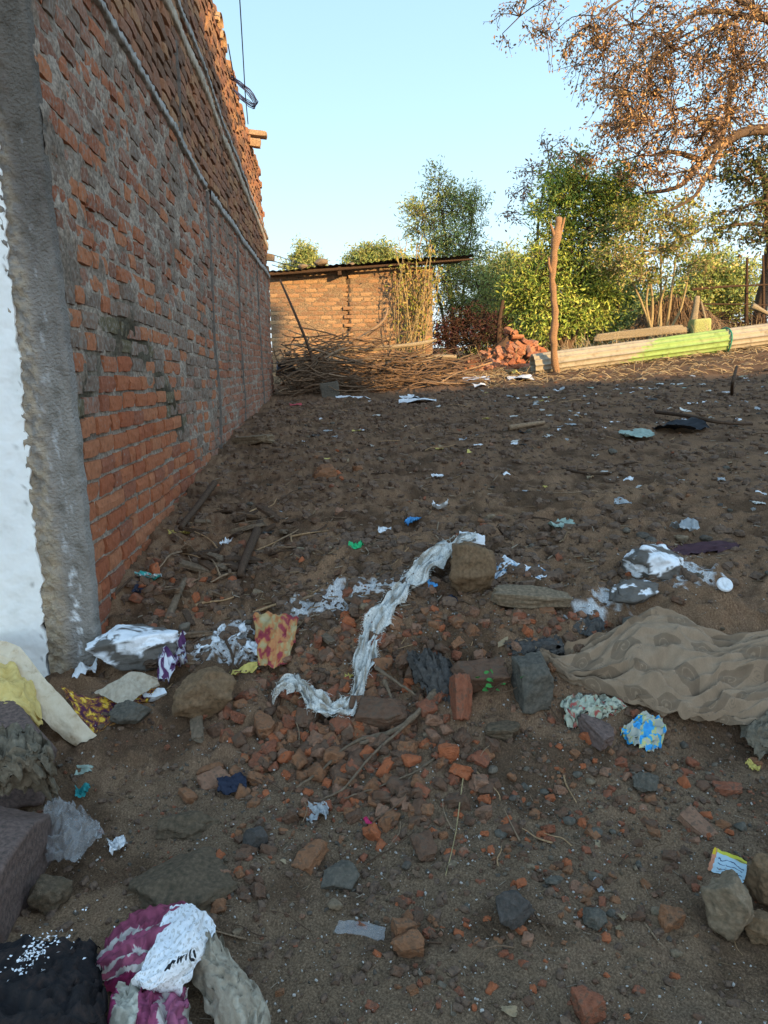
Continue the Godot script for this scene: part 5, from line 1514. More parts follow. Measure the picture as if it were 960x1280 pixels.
	for e in [[Vector2(-0.702, 3.325), 0.13, 0.07, 0.3, 15, "flat white lime flake beside the orange sachet"], [Vector2(-0.799, 3.295), 0.12, 0.05, 0.1, 16, "curled white lime flake next to the limed block"], [Vector2(-0.583, 3.215), 0.10, 0.08, -0.4, 17, "crumpled grey white paper under the orange sachet"], [Vector2(-0.765, 3.370), 0.05, 0.03, 0.6, 18, "thin white chip standing among lime dust"]]:
		scrap("lime_flake", e[5], "lime flake", e[0], e[1], e[2], e[3], 0.03, M.white_plastic, e[4], "", 0.02)
	put_sheet("orange_sachet", "torn orange and yellow sachet in the lime dust", "sachet", sheet([[Vector3(-0.616, 0.040, 3.410), Vector3(-0.502, 0.050, 3.365), Vector3(-0.392, 0.030, 3.325)], [Vector3(-0.571, 0.060, 3.205), Vector3(-0.480, 0.070, 3.185), Vector3(-0.400, 0.040, 3.180)], [Vector3(-0.549, 0.020, 3.105), Vector3(-0.485, 0.030, 3.065), Vector3(-0.419, 0.020, 3.085)]], 26, 26, 0.018, 1.2, 1.2, 19), M.orange_sachet)
	scrap("yellow_film", "yellow film edge under the orange sachet", "film", Vector2(-0.612, 3.100), 0.12, 0.035, 0.1, 0.02, M.yellow_plastic, 20)
	put_sheet("crumpled_rag", "crumpled dull brown rag on the purple block", "rag", sheet([[Vector3(-1.277, 0.360, 2.300), Vector3(-1.156, 0.380, 2.265), Vector3(-1.091, 0.340, 2.270)], [Vector3(-1.202, 0.370, 2.140), Vector3(-1.080, 0.390, 2.120), Vector3(-1.054, 0.300, 2.220)], [Vector3(-1.194, 0.320, 2.110), Vector3(-1.072, 0.340, 2.090), Vector3(-1.079, 0.180, 2.275)], [Vector3(-1.204, 0.240, 2.145), Vector3(-1.118, 0.220, 2.195), Vector3(-1.109, 0.080, 2.335)]], 50, 44, 0.045, 1.3, 1.3, 21), M.rag_brown)
	put_sheet("clear_bag", "crumpled clear plastic bag beside the purple block", "plastic bag", sheet([[Vector3(-1.141, 0.080, 2.335), Vector3(-1.071, 0.090, 2.310), Vector3(-1.037, 0.050, 2.335)], [Vector3(-1.111, 0.070, 2.210), Vector3(-1.006, 0.100, 2.165), Vector3(-0.954, 0.040, 2.265)], [Vector3(-1.098, 0.030, 2.135), Vector3(-0.978, 0.040, 2.080), Vector3(-0.916, 0.020, 2.240)]], 44, 40, 0.030, 1.4, 0.8, 22), M.clear_plastic)
	scrap("teal_scrap", "teal plastic scrap above the clear bag", "plastic scrap", Vector2(-1.083, 2.475), 0.05, 0.06, 0.4, 0.03, M.teal, 23)
	scrap("teal_scrap", "faded green film scrap above the teal scrap", "plastic scrap", Vector2(-1.116, 2.580), 0.06, 0.03, 0.1, 0.02, M.green_film, 24)
	scrap("paper_bits", "torn white and green paper bits near the clear bag", "paper", Vector2(-0.871, 2.200), 0.05, 0.06, 0.5, 0.015, M.white_plastic, 25, "", 0.02)

	# sacks in the lane corner
	var sk := thing("magenta_sack", "dirty white and magenta woven sack lying folded in the lane", "sack", gp(Vector2(-0.523, 1.655)))
	sheet_part(sk, "striped_fold", sheet([[Vector3(-0.757, 0.020, 1.755), Vector3(-0.710, 0.050, 1.815), Vector3(-0.623, 0.080, 1.820), Vector3(-0.553, 0.090, 1.820)], [Vector3(-0.734, 0.060, 1.655), Vector3(-0.657, 0.110, 1.665), Vector3(-0.584, 0.130, 1.680), Vector3(-0.522, 0.120, 1.730)], [Vector3(-0.713, 0.040, 1.625), Vector3(-0.621, 0.100, 1.585), Vector3(-0.574, 0.120, 1.600), Vector3(-0.525, 0.120, 1.660)], [Vector3(-0.666, 0.010, 1.605), Vector3(-0.595, 0.050, 1.575), Vector3(-0.563, 0.080, 1.580), Vector3(-0.548, 0.080, 1.640)]], 60, 50, 0.030, 0.7, 1.8, 26), M.striped)
	sheet_part(sk, "white_panel", sheet([[Vector3(-0.586, 0.110, 1.790), Vector3(-0.515, 0.110, 1.785), Vector3(-0.461, 0.070, 1.765)], [Vector3(-0.583, 0.140, 1.665), Vector3(-0.498, 0.160, 1.640), Vector3(-0.450, 0.110, 1.660)], [Vector3(-0.587, 0.140, 1.575), Vector3(-0.510, 0.160, 1.540), Vector3(-0.467, 0.110, 1.595)], [Vector3(-0.605, 0.120, 1.535), Vector3(-0.540, 0.130, 1.505), Vector3(-0.494, 0.090, 1.535)], [Vector3(-0.618, 0.070, 1.570), Vector3(-0.552, 0.080, 1.535), Vector3(-0.509, 0.050, 1.555)]], 46, 60, 0.016, 1.0, 1.0, 27), M.white_sack)
	sheet_part(sk, "magenta_flaps", sheet([[Vector3(-0.673, 0.050, 1.590), Vector3(-0.598, 0.090, 1.565), Vector3(-0.532, 0.100, 1.535), Vector3(-0.484, 0.060, 1.565)], [Vector3(-0.660, 0.050, 1.530), Vector3(-0.576, 0.110, 1.470), Vector3(-0.512, 0.110, 1.465), Vector3(-0.465, 0.050, 1.515)], [Vector3(-0.636, 0.030, 1.455), Vector3(-0.550, 0.090, 1.380), Vector3(-0.480, 0.090, 1.375), Vector3(-0.436, 0.040, 1.435)]], 50, 40, 0.028, 1.6, 0.6, 28), M.magenta_flap)
	sheet_part(sk, "tan_side", sheet([[Vector3(-0.510, 0.080, 1.745), Vector3(-0.474, 0.080, 1.750), Vector3(-0.446, 0.050, 1.750)], [Vector3(-0.501, 0.080, 1.655), Vector3(-0.437, 0.120, 1.620), Vector3(-0.407, 0.040, 1.685)], [Vector3(-0.481, 0.050, 1.605), Vector3(-0.387, 0.120, 1.555), Vector3(-0.346, 0.030, 1.620)], [Vector3(-0.432, 0.040, 1.530), Vector3(-0.346, 0.110, 1.490), Vector3(-0.304, 0.020, 1.565)], [Vector3(-0.391, 0.020, 1.460), Vector3(-0.321, 0.080, 1.415), Vector3(-0.283, 0.010, 1.495)]], 40, 60, 0.022, 1.2, 1.2, 29), M.tan_sack)
	var bs := thing("black_sack", "black and dark brown cloth sack sprinkled with lime in the lane", "sack", gp(Vector2(-0.855, 1.635)))
	sheet_part(bs, "sack_body", sheet([[Vector3(-1.091, 0.040, 1.715), Vector3(-0.966, 0.050, 1.760), Vector3(-0.865, 0.050, 1.770), Vector3(-0.773, 0.020, 1.755)], [Vector3(-1.002, 0.100, 1.560), Vector3(-0.874, 0.120, 1.575), Vector3(-0.774, 0.120, 1.585), Vector3(-0.719, 0.050, 1.640)], [Vector3(-0.949, 0.110, 1.460), Vector3(-0.791, 0.140, 1.435), Vector3(-0.703, 0.140, 1.455), Vector3(-0.680, 0.050, 1.555)], [Vector3(-0.921, 0.060, 1.395), Vector3(-0.761, 0.100, 1.355), Vector3(-0.665, 0.100, 1.370), Vector3(-0.640, 0.030, 1.455)]], 60, 60, 0.030, 1.2, 1.2, 30), M.black_cloth)
	var fl := MB.new()
	for k in 170:
		var p: Vector3 = Vector3(-0.859, 0.135, 1.595)
		var x := p.x + rng.randfn() * 0.022 + (0.0 if k < 140 else rng.randfn() * 0.06)
		var d := p.z + rng.randfn() * 0.03 + (x - p.x) * 0.6 + (0.0 if k < 140 else rng.randfn() * 0.06)
		leaf(fl, Vector3(x, gnd(x, d) + 0.118 + rng.randf() * 0.02, -d) - bs.position, Vector3(rng.randfn(), rng.randfn() * 0.2, rng.randfn()).normalized(), rng.randf_range(0.004, 0.012), 0.3, rng, Color(0.8, 0.82, 0.85))
	var fo := part("lime_flakes", fl.mesh(false), M.vcol, bs)
	fo.set_meta("kind", "stuff")

	# wrappers along the bank
	put_sheet("foil_wrapper", "crushed silver green wrapper with red print under the cloth hem", "wrapper", sheet([[Vector3(0.654, 0.040, 2.690), Vector3(0.754, 0.060, 2.695), Vector3(0.892, 0.040, 2.680)], [Vector3(0.649, 0.060, 2.625), Vector3(0.751, 0.080, 2.625), Vector3(0.861, 0.050, 2.645)], [Vector3(0.671, 0.020, 2.625), Vector3(0.757, 0.030, 2.615), Vector3(0.835, 0.020, 2.655)]], 34, 26, 0.034, 1.5, 1.5, 32), M.foil)
	put_sheet("blue_wrapper", "blue and yellow plastic wrapper under the cloth hem", "wrapper", sheet([[Vector3(0.894, 0.050, 2.605), Vector3(0.946, 0.070, 2.625), Vector3(1.012, 0.050, 2.625)], [Vector3(0.843, 0.050, 2.570), Vector3(0.919, 0.070, 2.565), Vector3(1.012, 0.030, 2.585)], [Vector3(0.857, 0.020, 2.575), Vector3(0.899, 0.030, 2.525), Vector3(0.949, 0.010, 2.515)]], 30, 26, 0.026, 1.2, 1.2, 33), M.blue_packet)
	put_sheet("printed_sachet", "flat printed sachet with yellow edge behind the tall tan boulder", "sachet", sheet([[Vector3(0.970, 0.050, 2.050), Vector3(1.005, 0.050, 2.025), Vector3(1.038, 0.050, 1.985)], [Vector3(0.945, 0.035, 2.015), Vector3(0.979, 0.035, 1.985), Vector3(1.019, 0.035, 1.950)], [Vector3(0.930, 0.020, 2.000), Vector3(0.962, 0.020, 1.960), Vector3(1.000, 0.020, 1.925)]], 20, 16, 0.006, 1.0, 1.0, 34), M.sachet)
	put_sheet("white_paper", "white paper sheet propped behind the caught boulder", "paper", sheet([[Vector3(0.367, 0.120, 3.685), Vector3(0.424, 0.130, 3.635), Vector3(0.483, 0.120, 3.615)], [Vector3(0.368, 0.090, 3.620), Vector3(0.419, 0.100, 3.590), Vector3(0.481, 0.080, 3.595)]], 14, 10, 0.006, 1.0, 1.0, 35), M.white_plastic)
	put_sheet("torn_paper", "torn white paper with a blue patch beside the caught boulder", "paper", sheet([[Vector3(0.508, 0.030, 3.460), Vector3(0.569, 0.050, 3.520), Vector3(0.621, 0.040, 3.425), Vector3(0.742, 0.020, 3.440)], [Vector3(0.500, 0.020, 3.350), Vector3(0.573, 0.050, 3.360), Vector3(0.640, 0.040, 3.325), Vector3(0.723, 0.020, 3.310)]], 26, 14, 0.018, 1.2, 1.2, 36), M.blue_paper)
	for e in [["green_bag", "bright green plastic scrap on the plateau soil", Vector2(-0.148, 3.840), 0.07, 0.05, 0.06, "green_plastic", 37], ["blue_packet", "small bright blue packet on the plateau soil", Vector2(0.162, 4.280), 0.06, 0.08, 0.03, "blue_plastic", 38], ["white_rag", "small torn white rag beside the blue packet", Vector2(0.002, 4.135), 0.07, 0.07, 0.03, "white_plastic", 39], ["white_rag", "ragged white scrap standing behind the blue packet", Vector2(0.335, 4.530), 0.09, 0.08, 0.07, "white_plastic", 40], ["teal_packet", "teal and white packet lying at the foot of the house wall", Vector2(-1.233, 3.890), 0.13, 0.06, 0.04, "teal_white", 41], ["navy_rag", "dark navy rag under the teal packet", Vector2(-1.252, 3.765), 0.05, 0.06, 0.03, "navy", 42], ["yellow_wrapper", "yellow wrapper strip near the house wall", Vector2(-1.220, 4.510), 0.14, 0.06, 0.03, "yellow_plastic", 43], ["white_wrapper", "folded white wrapper in the twigs near the house wall", Vector2(-0.900, 4.290), 0.08, 0.05, 0.03, "white_plastic", 44], ["yellow_scrap", "little curled yellow scrap on the lane soil", Vector2(1.274, 2.455), 0.045, 0.02, 0.015, "yellow_plastic", 45], ["pink_clip", "tiny bright pink plastic strip in the lane soil", Vector2(-0.070, 2.260), 0.035, 0.012, 0.006, "pink", 46], ["navy_rag", "dark blue cloth scrap under the pinkish brick flake", Vector2(-0.554, 2.475), 0.10, 0.09, 0.02, "navy", 47], ["green_film_scrap", "crumpled pale green film on the plateau", Vector2(0.946, 4.050), 0.15, 0.08, 0.04, "green_film", 48], ["grey_film", "grey film scrap on the plateau beside a brick chip", Vector2(1.387, 4.400), 0.10, 0.08, 0.03, "pale_grey", 49], ["torn_netting", "torn white netting on the plateau beyond the limed stone", Vector2(1.561, 3.915), 0.12, 0.10, 0.06, "pale_grey", 50], ["black_film", "black film tangle on the plateau far from the wall", Vector2(2.657, 6.900), 0.35, 0.35, 0.12, "black", 51], ["pale_film", "wide pale film scrap on the plateau", Vector2(2.224, 6.775), 0.26, 0.35, 0.05, "green_film", 52], ["navy_film", "small dark blue bag under the caught boulder", Vector2(0.281, 3.235), 0.05, 0.05, 0.03, "navy", 53], ["blue_film", "pale blue plastic scrap under the sack strip", Vector2(0.211, 3.350), 0.04, 0.04, 0.02, "blue_plastic", 54], ["purple_cloth", "thin dark purple cloth strip beyond the limed stone", Vector2(1.523, 3.610), 0.36, 0.12, 0.03, "purple_cloth", 55], ["grey_cloth", "grey cloth tuft among lime below the slab", Vector2(0.829, 2.980), 0.09, 0.10, 0.05, "rag_dark", 56], ["yellow_packet", "pale yellow packet scrap inside the sack strip loop", Vector2(-0.152, 2.940), 0.04, 0.03, 0.02, "yellow_plastic", 57], ["grey_wrapper", "pale grey plastic scrap below the sack strip", Vector2(-0.238, 2.300), 0.07, 0.06, 0.03, "pale_grey", 58]]:
		scrap(e[0], e[1], "scrap", e[2], e[3], e[4], rng.randfn() * 0.4, e[5], M[e[6]], e[7], "", minf(0.02, e[5] * 0.6 + 0.003))
	put_sheet("clear_strip", "clear plastic strip lying flat on the lane soil", "plastic strip", sheet([[Vector3(-0.143, 0.012, 1.845), Vector3(-0.085, 0.012, 1.835), Vector3(-0.015, 0.012, 1.810)], [Vector3(-0.153, 0.010, 1.800), Vector3(-0.093, 0.010, 1.790), Vector3(-0.020, 0.010, 1.765)]], 20, 8, 0.005, 1.0, 1.0, 59), M.clear_plastic)
	scrap("glassy_flake", "glassy pale flake with grey speckles on the lane soil", "flake", Vector2(0.598, 1.950), 0.018, 0.045, 0.1, 0.012, M.pale_grey, 60, "", 0.004)
	put_sheet("torn_rag", "torn grey rag hanging over the roots in the rubble", "rag", sheet([[Vector3(0.080, 0.080, 2.915), Vector3(0.165, 0.110, 2.885), Vector3(0.248, 0.070, 2.855)], [Vector3(0.114, 0.070, 2.815), Vector3(0.198, 0.100, 2.775), Vector3(0.277, 0.050, 2.765)], [Vector3(0.159, 0.040, 2.745), Vector3(0.216, 0.050, 2.695), Vector3(0.282, 0.020, 2.690)]], 40, 36, 0.035, 2.2, 0.8, 61, 0.1), M.rag_dark)

	# root tangle in the rubble
	var root := thing("dead_root", "dead branching grey root lying in the rubble under the torn rag", "root", gp(Vector2(0.111, 2.765)))
	for e in [[[Vector3(0.237, 0.050, 2.800), Vector3(0.170, 0.060, 2.725), Vector3(0.106, 0.060, 2.655), Vector3(0.015, 0.050, 2.610), Vector3(-0.103, 0.040, 2.590)], 0.016], [[Vector3(0.015, 0.050, 2.610), Vector3(-0.132, 0.040, 2.595), Vector3(-0.242, 0.030, 2.480), Vector3(-0.322, 0.020, 2.425)], 0.007], [[Vector3(0.106, 0.060, 2.655), Vector3(-0.044, 0.050, 2.525), Vector3(-0.153, 0.030, 2.390), Vector3(-0.233, 0.020, 2.355)], 0.006], [[Vector3(-0.043, 0.080, 2.880), Vector3(0.020, 0.080, 2.810), Vector3(0.109, 0.070, 2.730)], 0.008], [[Vector3(0.214, 0.030, 2.530), Vector3(0.095, 0.030, 2.435), Vector3(-0.044, 0.020, 2.390), Vector3(-0.152, 0.020, 2.355)], 0.005], [[Vector3(-0.011, 0.070, 2.825), Vector3(0.018, 0.050, 2.750)], 0.010]]:
		var mb := MB.new()
		var pa := PackedVector3Array()
		var ra := PackedFloat32Array()
		for k in 17:
			var p := cr_line(e[0], k / 16.0)
			pa.append(Vector3(p.x, lay(p.x, p.z) + p.y + na.get_noise_1d(k * 50.0) * 0.006, -p.z) - root.position)
			ra.append(e[1] * (1.0 - 0.5 * k / 16.0) * (1.0 + na.get_noise_1d(k * 90.0 + 7.0) * 0.4))
		mb.tube(pa, ra, 6)
		part("root_branch", mb.mesh(), M.root, root)
	# single stalks and sticks
	for e in [[[Vector3(0.266, 0.020, 2.455), Vector3(0.230, 0.020, 2.285), Vector3(0.194, 0.020, 2.120), Vector3(0.163, 0.010, 2.010)], 0.0022, "long pale straw stalk lying on bare soil", "straw"], [[Vector3(-0.597, 0.020, 4.125), Vector3(-0.405, 0.030, 3.960), Vector3(-0.258, 0.020, 3.835)], 0.009, "straight tan stick lying on the plateau soil", "pale_wood"], [[Vector3(-1.228, 0.060, 5.545), Vector3(-1.211, 0.060, 4.885), Vector3(-1.209, 0.060, 4.480)], 0.026, "thick dark stick leaning at the house wall", "bark_dark"], [[Vector3(-1.363, 0.020, 3.520), Vector3(-1.368, 0.050, 3.650), Vector3(-1.293, 0.060, 3.800)], 0.009, "thin bent brown pipe along the foot of the house wall", "bark_dark"], [[Vector3(1.207, 0.030, 7.400), Vector3(1.402, 0.040, 7.460), Vector3(1.585, 0.030, 7.600)], 0.03, "short grey stick on the plateau", "twig_a"], [[Vector3(4.068, 0.020, 9.065), Vector3(3.879, 0.200, 8.645), Vector3(4.052, 0.340, 8.960)], 0.022, "bare twig standing upright in the far soil", "bark_dark"], [[Vector3(2.734, 0.050, 7.755), Vector3(2.810, 0.100, 7.130), Vector3(2.980, 0.080, 6.835), Vector3(3.333, 0.030, 6.980)], 0.022, "crooked dark branch lying on the far plateau", "bark_dark"], [[Vector3(1.295, 0.010, 5.605), Vector3(1.426, 0.020, 5.325), Vector3(1.640, 0.010, 5.385)], 0.012, "dark stick pressed in the plateau soil", "bark_dark"], [[Vector3(-0.745, 0.030, 4.530), Vector3(-0.734, 0.050, 4.020), Vector3(-0.734, 0.030, 3.765)], 0.03, "flaking dark bark strip near the house wall", "bark_dark"], [[Vector3(-1.040, 0.040, 3.510), Vector3(-1.029, 0.050, 3.665), Vector3(-1.024, 0.030, 3.815)], 0.022, "stubby brown stick among brick lumps at the wall", "root"]]:
		var mb := MB.new()
		var pa := PackedVector3Array()
		var ra := PackedFloat32Array()
		var o := Vector3.ZERO
		for k in 13:
			var p := cr_line(e[0], k / 12.0)
			var w := Vector3(p.x, lay(p.x, p.z) + p.y, -p.z)
			if k == 0:
				o = w
			pa.append(w - o)
			ra.append(e[1] * (1.0 - 0.35 * k / 12.0))
		mb.tube(pa, ra, 6)
		single("stick", e[2], "stick", mb.mesh(), M[e[3]], Transform3D(Basis(), o))
	# sprout
	var sp := thing("green_sprout", "small green leafy sprout growing out of the bank", "plant", gp(Vector2(0.388, 2.720)))
	var sb := MB.new()
	for k in 5:
		stick(Vector3(rng.randfn() * 0.01, 0, 0), Vector3(rng.randfn() * 0.05, rng.randf_range(0.05, 0.10), rng.randf_range(0.0, 0.05)), 0.002, 0.008, rng, sb, 4)
	part("stem", sb.mesh(), M.sprout_stem, sp)
	for k in 14:
		var lb := MB.new()
		var dir := Vector3(rng.randfn(), 0.3 + rng.randf() * 0.5, rng.randf_range(0.2, 1.2)).normalized()
		var sd := dir.cross(Vector3(rng.randfn() * 0.3, 1, 0.4)).normalized()
		var up := sd.cross(dir)
		var sz := rng.randf_range(0.016, 0.03)
		for r in 5:
			for c in 3:
				var w := sin(PI * (0.12 + 0.88 * r / 4.0)) * sz * 0.42
				lb.add(dir * sz * r / 4.0 + sd * (c - 1) * w + up * (absf(c - 1.0) * 0.12 * sz - r * r * 0.008 * sz))
		lb.grid(0, 5, 3)
		part("leaf", lb.mesh(), M.sprout, sp, Transform3D(Basis(), Vector3(rng.randfn() * 0.04, rng.randf_range(0.03, 0.10), rng.randf_range(0.0, 0.05))))
	# white lid
	var lid := MB.new()
	var prof := [[0.0, 0.006], [0.020, 0.006], [0.026, 0.010], [0.030, 0.010], [0.033, 0.004], [0.033, 0.0]]
	for e in prof:
		for k in 25:
			var q := TAU * k / 24.0
			lid.add(Vector3(cos(q) * e[0], e[1], sin(q) * e[0]))
	lid.grid(0, prof.size(), 25)
	single("white_saucer", "round white plastic saucer tilted on the soil above the cloth", "saucer", lid.mesh(), M.white_plastic, Transform3D(Basis(Vector3.RIGHT, 0.8), gp(Vector2(1.421, 3.100), 0.03)))


# ---------------------------------------------------------------- scene
func make_materials() -> void:
	var nf := bump(1, 0.02, 9.0, 512, 5)
	var ns := bump(15, 0.075, 9.0, 512, 5)
	var nm := bump(2, 0.03, 6.0, 256, 4)
	var ng := bump(3, 0.06, 7.0, 256, 3)
	var mott := ntex(4, 0.02, [[0.0, Color(0.45, 0.45, 0.45)], [0.5, Color(0.75, 0.75, 0.75)], [1.0, Color(1, 1, 1)]], 512, 6)
	var wear := ntex(12, 0.03, [[0.0, Color(0.72, 0.71, 0.69)], [0.4, Color(0.95, 0.95, 0.95)], [1.0, Color(1, 1, 1)]], 128, 4)
	var grain := ntex(5, 0.05, [[0.0, Color(0.45, 0.44, 0.43)], [0.36, Color(0.66, 0.65, 0.64)], [0.60, Color(0.78, 0.77, 0.76)], [0.78, Color(0.90, 0.89, 0.88)], [0.83, Color(1, 0.99, 0.97)], [1.0, Color(1, 1, 1)]], 512, 6)
	var soil := mat("soil", grain, 4.3, 0.97, ns, 0.9, true, true)
	soil.metallic_specular = 0.15
	mat("clod", ntex(6, 0.05, [[0.0, L(0.06, 0.042, 0.033)], [1.0, L(0.24, 0.15, 0.095)]]), 4.0, 0.97, ng, 0.8)
	mat("mortar", mott, 3.1, 0.95, ns, 0.9, true, true)
	mat("mortar_dark", ntex(7, 0.03, [[0.0, L(0.16, 0.13, 0.10)], [1.0, L(0.34, 0.28, 0.22)]]), 2.0, 0.95, nm, 1.0)
	mat("cement_v", wear, 1.3, 0.95, ns, 0.8, true, true)
	mat("cement_pale", ntex(8, 0.03, [[0.0, L(0.16, 0.15, 0.135)], [0.5, L(0.30, 0.285, 0.26)], [1.0, L(0.46, 0.44, 0.40)]], 256, 5), 2.0, 0.95, nf, 1.0)
	mat("cement_tan", ntex(9, 0.03, [[0.0, L(0.16, 0.13, 0.10)], [0.5, L(0.36, 0.30, 0.23)], [1.0, L(0.52, 0.44, 0.34)]], 256, 5), 1.6, 0.95, nf, 1.0)
	mat("cement_dark", ntex(10, 0.03, [[0.0, L(0.07, 0.06, 0.052)], [1.0, L(0.20, 0.175, 0.15)]], 256, 5), 2.0, 0.95, nf, 1.0)
	mat("white_wall", ntex(11, 0.012, [[0.0, Color(0.90, 0.90, 0.89)], [0.35, Color(0.97, 0.97, 0.97)], [1.0, Color(1, 1, 1)]], 512, 6), 0.7, 0.85, nm, 0.25, true, true)
	# bricks: clay colour with mortar and dirt on it
	var br := {"fresh_a": [0.40, 0.14, 0.066, 0.25], "fresh_b": [0.36, 0.115, 0.055, 0.2], "fresh_c": [0.30, 0.11, 0.062, 0.3], "fresh_d": [0.43, 0.17, 0.085, 0.2], "old_a": [0.38, 0.14, 0.07, 0.4], "old_b": [0.30, 0.11, 0.06, 0.42], "old_c": [0.42, 0.165, 0.08, 0.38], "old_d": [0.24, 0.115, 0.075, 0.45], "worn_a": [0.25, 0.165, 0.12, 0.55], "worn_b": [0.30, 0.15, 0.10, 0.5], "worn_c": [0.20, 0.14, 0.105, 0.5], "far_a": [0.34, 0.15, 0.09, 0.4], "far_b": [0.28, 0.145, 0.095, 0.45],
		"moss": [0.15, 0.12, 0.07, 0.45], "upper_a": [0.33, 0.16, 0.09, 0.2], "upper_b": [0.27, 0.135, 0.085, 0.3], "upper_c": [0.36, 0.20, 0.11, 0.25], "upper_d": [0.20, 0.115, 0.075, 0.3], "shed_a": [0.40, 0.23, 0.12, 0.3], "shed_b": [0.33, 0.19, 0.105, 0.35], "shed_c": [0.45, 0.28, 0.15, 0.3], "shed_d": [0.26, 0.155, 0.09, 0.4], "heap_a": [0.42, 0.18, 0.09, 0.3], "heap_b": [0.36, 0.15, 0.085, 0.35], "heap_c": [0.38, 0.19, 0.12, 0.3],
		"chip_a": [0.36, 0.115, 0.05, 0.35], "chip_b": [0.26, 0.095, 0.052, 0.45], "chip_c": [0.25, 0.118, 0.06, 0.45], "chip_d": [0.145, 0.08, 0.05, 0.5], "chip_e": [0.27, 0.145, 0.09, 0.45]}
	var sd := 40
	for k in br:
		var c: Array = br[k]
		var dirt := [0.25, 0.225, 0.19] if not k.begins_with("chip") else [0.115, 0.08, 0.055]
		sd += 1
		var t := ntex(sd, 0.022, [[0.0, L(c[0] * 0.45, c[1] * 0.5, c[2] * 0.55)], [0.3, L(c[0] * 0.85, c[1] * 0.85, c[2] * 0.85)], [1.0 - c[3] * 0.9, L(c[0] * 1.1, c[1] * 1.1, c[2] * 1.1)], [minf(1.06 - c[3] * 0.8, 0.99), L(lerpf(c[0], dirt[0], 0.8), lerpf(c[1], dirt[1], 0.8), lerpf(c[2], dirt[2], 0.8))], [1.0, L(dirt[0], dirt[1], dirt[2])]], 256, 6)
		mat(k, t, 4.3, 0.95, ns, 1.0)
	var rk := {"stone_brown": [0.188, 0.117, 0.065], "stone_tan": [0.225, 0.163, 0.105], "stone_grey": [0.125, 0.108, 0.085], "stone_dark": [0.083, 0.072, 0.063], "stone_purple": [0.158, 0.107, 0.089], "stone_earth": [0.128, 0.091, 0.058], "gravel_a": [0.165, 0.130, 0.095], "gravel_b": [0.112, 0.091, 0.071], "clay": [0.45, 0.30, 0.18], "render": [0.42, 0.38, 0.33], "pale_wood": [0.34, 0.27, 0.175], "post_wood": [0.33, 0.19, 0.10], "lichen": [0.40, 0.42, 0.16], "bark": [0.15, 0.10, 0.066], "bark_dark": [0.090, 0.055, 0.035], "twig_a": [0.300, 0.202, 0.126], "twig_b": [0.188, 0.120, 0.074], "twig_c": [0.420, 0.260, 0.137], "root": [0.180, 0.127, 0.084], "straw": [0.40, 0.30, 0.15], "roof": [0.055, 0.05, 0.048]}
	for k in rk:
		var c: Array = rk[k]
		sd += 1
		mat(k, ntex(sd, 0.03, [[0.0, L(c[0] * 0.4, c[1] * 0.5, c[2] * 0.5)], [0.45, L(c[0] * 0.9, c[1] * 0.9, c[2] * 0.9)], [0.8, L(c[0] * 1.3, c[1] * 1.3, c[2] * 1.3)], [1.0, L(c[0] * 1.9, c[1] * 1.9, c[2] * 1.9)]], 256, 6), 6.0, 0.92, ns, 1.2)
	mat("painted_stone", wear, 4.0, 0.92, ns, 1.0, true, true)
	mat("painted", wear, 1.2, 0.8, nm, 0.3, true, true)
	mat("fibre", ntex(200, 0.09, [[0.0, Color(0.55, 0.54, 0.52)], [0.5, Color(0.9, 0.9, 0.9)], [1.0, Color(1, 1, 1)]], 128, 3), 9.0, 0.9, ng, 1.0, true, true)
	mat("plaster_bit", null, 0.0, 0.9, null, 1.0, false, false, L(0.40, 0.37, 0.33))
	plain("vcol", Color.WHITE, 0.9, true)
	var lf := plain("leaf", Color.WHITE, 0.65, true)
	lf.backlight_enabled = true
	lf.backlight = Color(0.35, 0.35, 0.16)
	for e in [["black", 0.02, 0.02, 0.022, 0.5], ["cable", 0.03, 0.035, 0.09, 0.5], ["window_dark", 0.03, 0.035, 0.04, 0.2], ["strap", 0.05, 0.24, 0.16, 0.6], ["blue_sheet", 0.06, 0.085, 0.13, 0.5], ["white_plastic", 0.74, 0.75, 0.76, 0.55], ["paper", 0.55, 0.53, 0.48, 0.85], ["pale_grey", 0.36, 0.37, 0.37, 0.5], ["blue_plastic", 0.08, 0.30, 0.60, 0.4], ["green_plastic", 0.03, 0.42, 0.16, 0.45], ["green_film", 0.30, 0.38, 0.32, 0.5], ["red", 0.40, 0.05, 0.06, 0.6], ["yellow_plastic", 0.55, 0.44, 0.12, 0.5], ["teal", 0.03, 0.25, 0.25, 0.4], ["navy", 0.025, 0.03, 0.05, 0.7], ["pink", 0.60, 0.04, 0.14, 0.5], ["purple_cloth", 0.07, 0.035, 0.042, 0.9]]:
		sd += 1
		mat(e[0], wear, 6.0, e[4], null, 1.0, true, false, L(minf(1.0, e[1] * 1.12), minf(1.0, e[2] * 1.12), minf(1.0, e[3] * 1.12)))
	var leafy := [["leaf_tan", 0.30, 0.22, 0.13], ["leaf_brown", 0.17, 0.11, 0.07], ["sprout", 0.06, 0.22, 0.05], ["sprout_stem", 0.16, 0.10, 0.06]]
	for e in leafy:
		plain(e[0], L(e[1], e[2], e[3]), 0.7)
	# fabrics and films
	mat("rag_dark", ntex(210, 0.05, [[0.0, L(0.03, 0.028, 0.026)], [1.0, L(0.14, 0.125, 0.11)]], 128, 4), 7.0, 0.95, ng, 0.8)
	mat("rag_brown", ntex(211, 0.05, [[0.0, L(0.08, 0.065, 0.045)], [1.0, L(0.26, 0.215, 0.155)]], 128, 4), 5.0, 0.95, ng, 0.8)
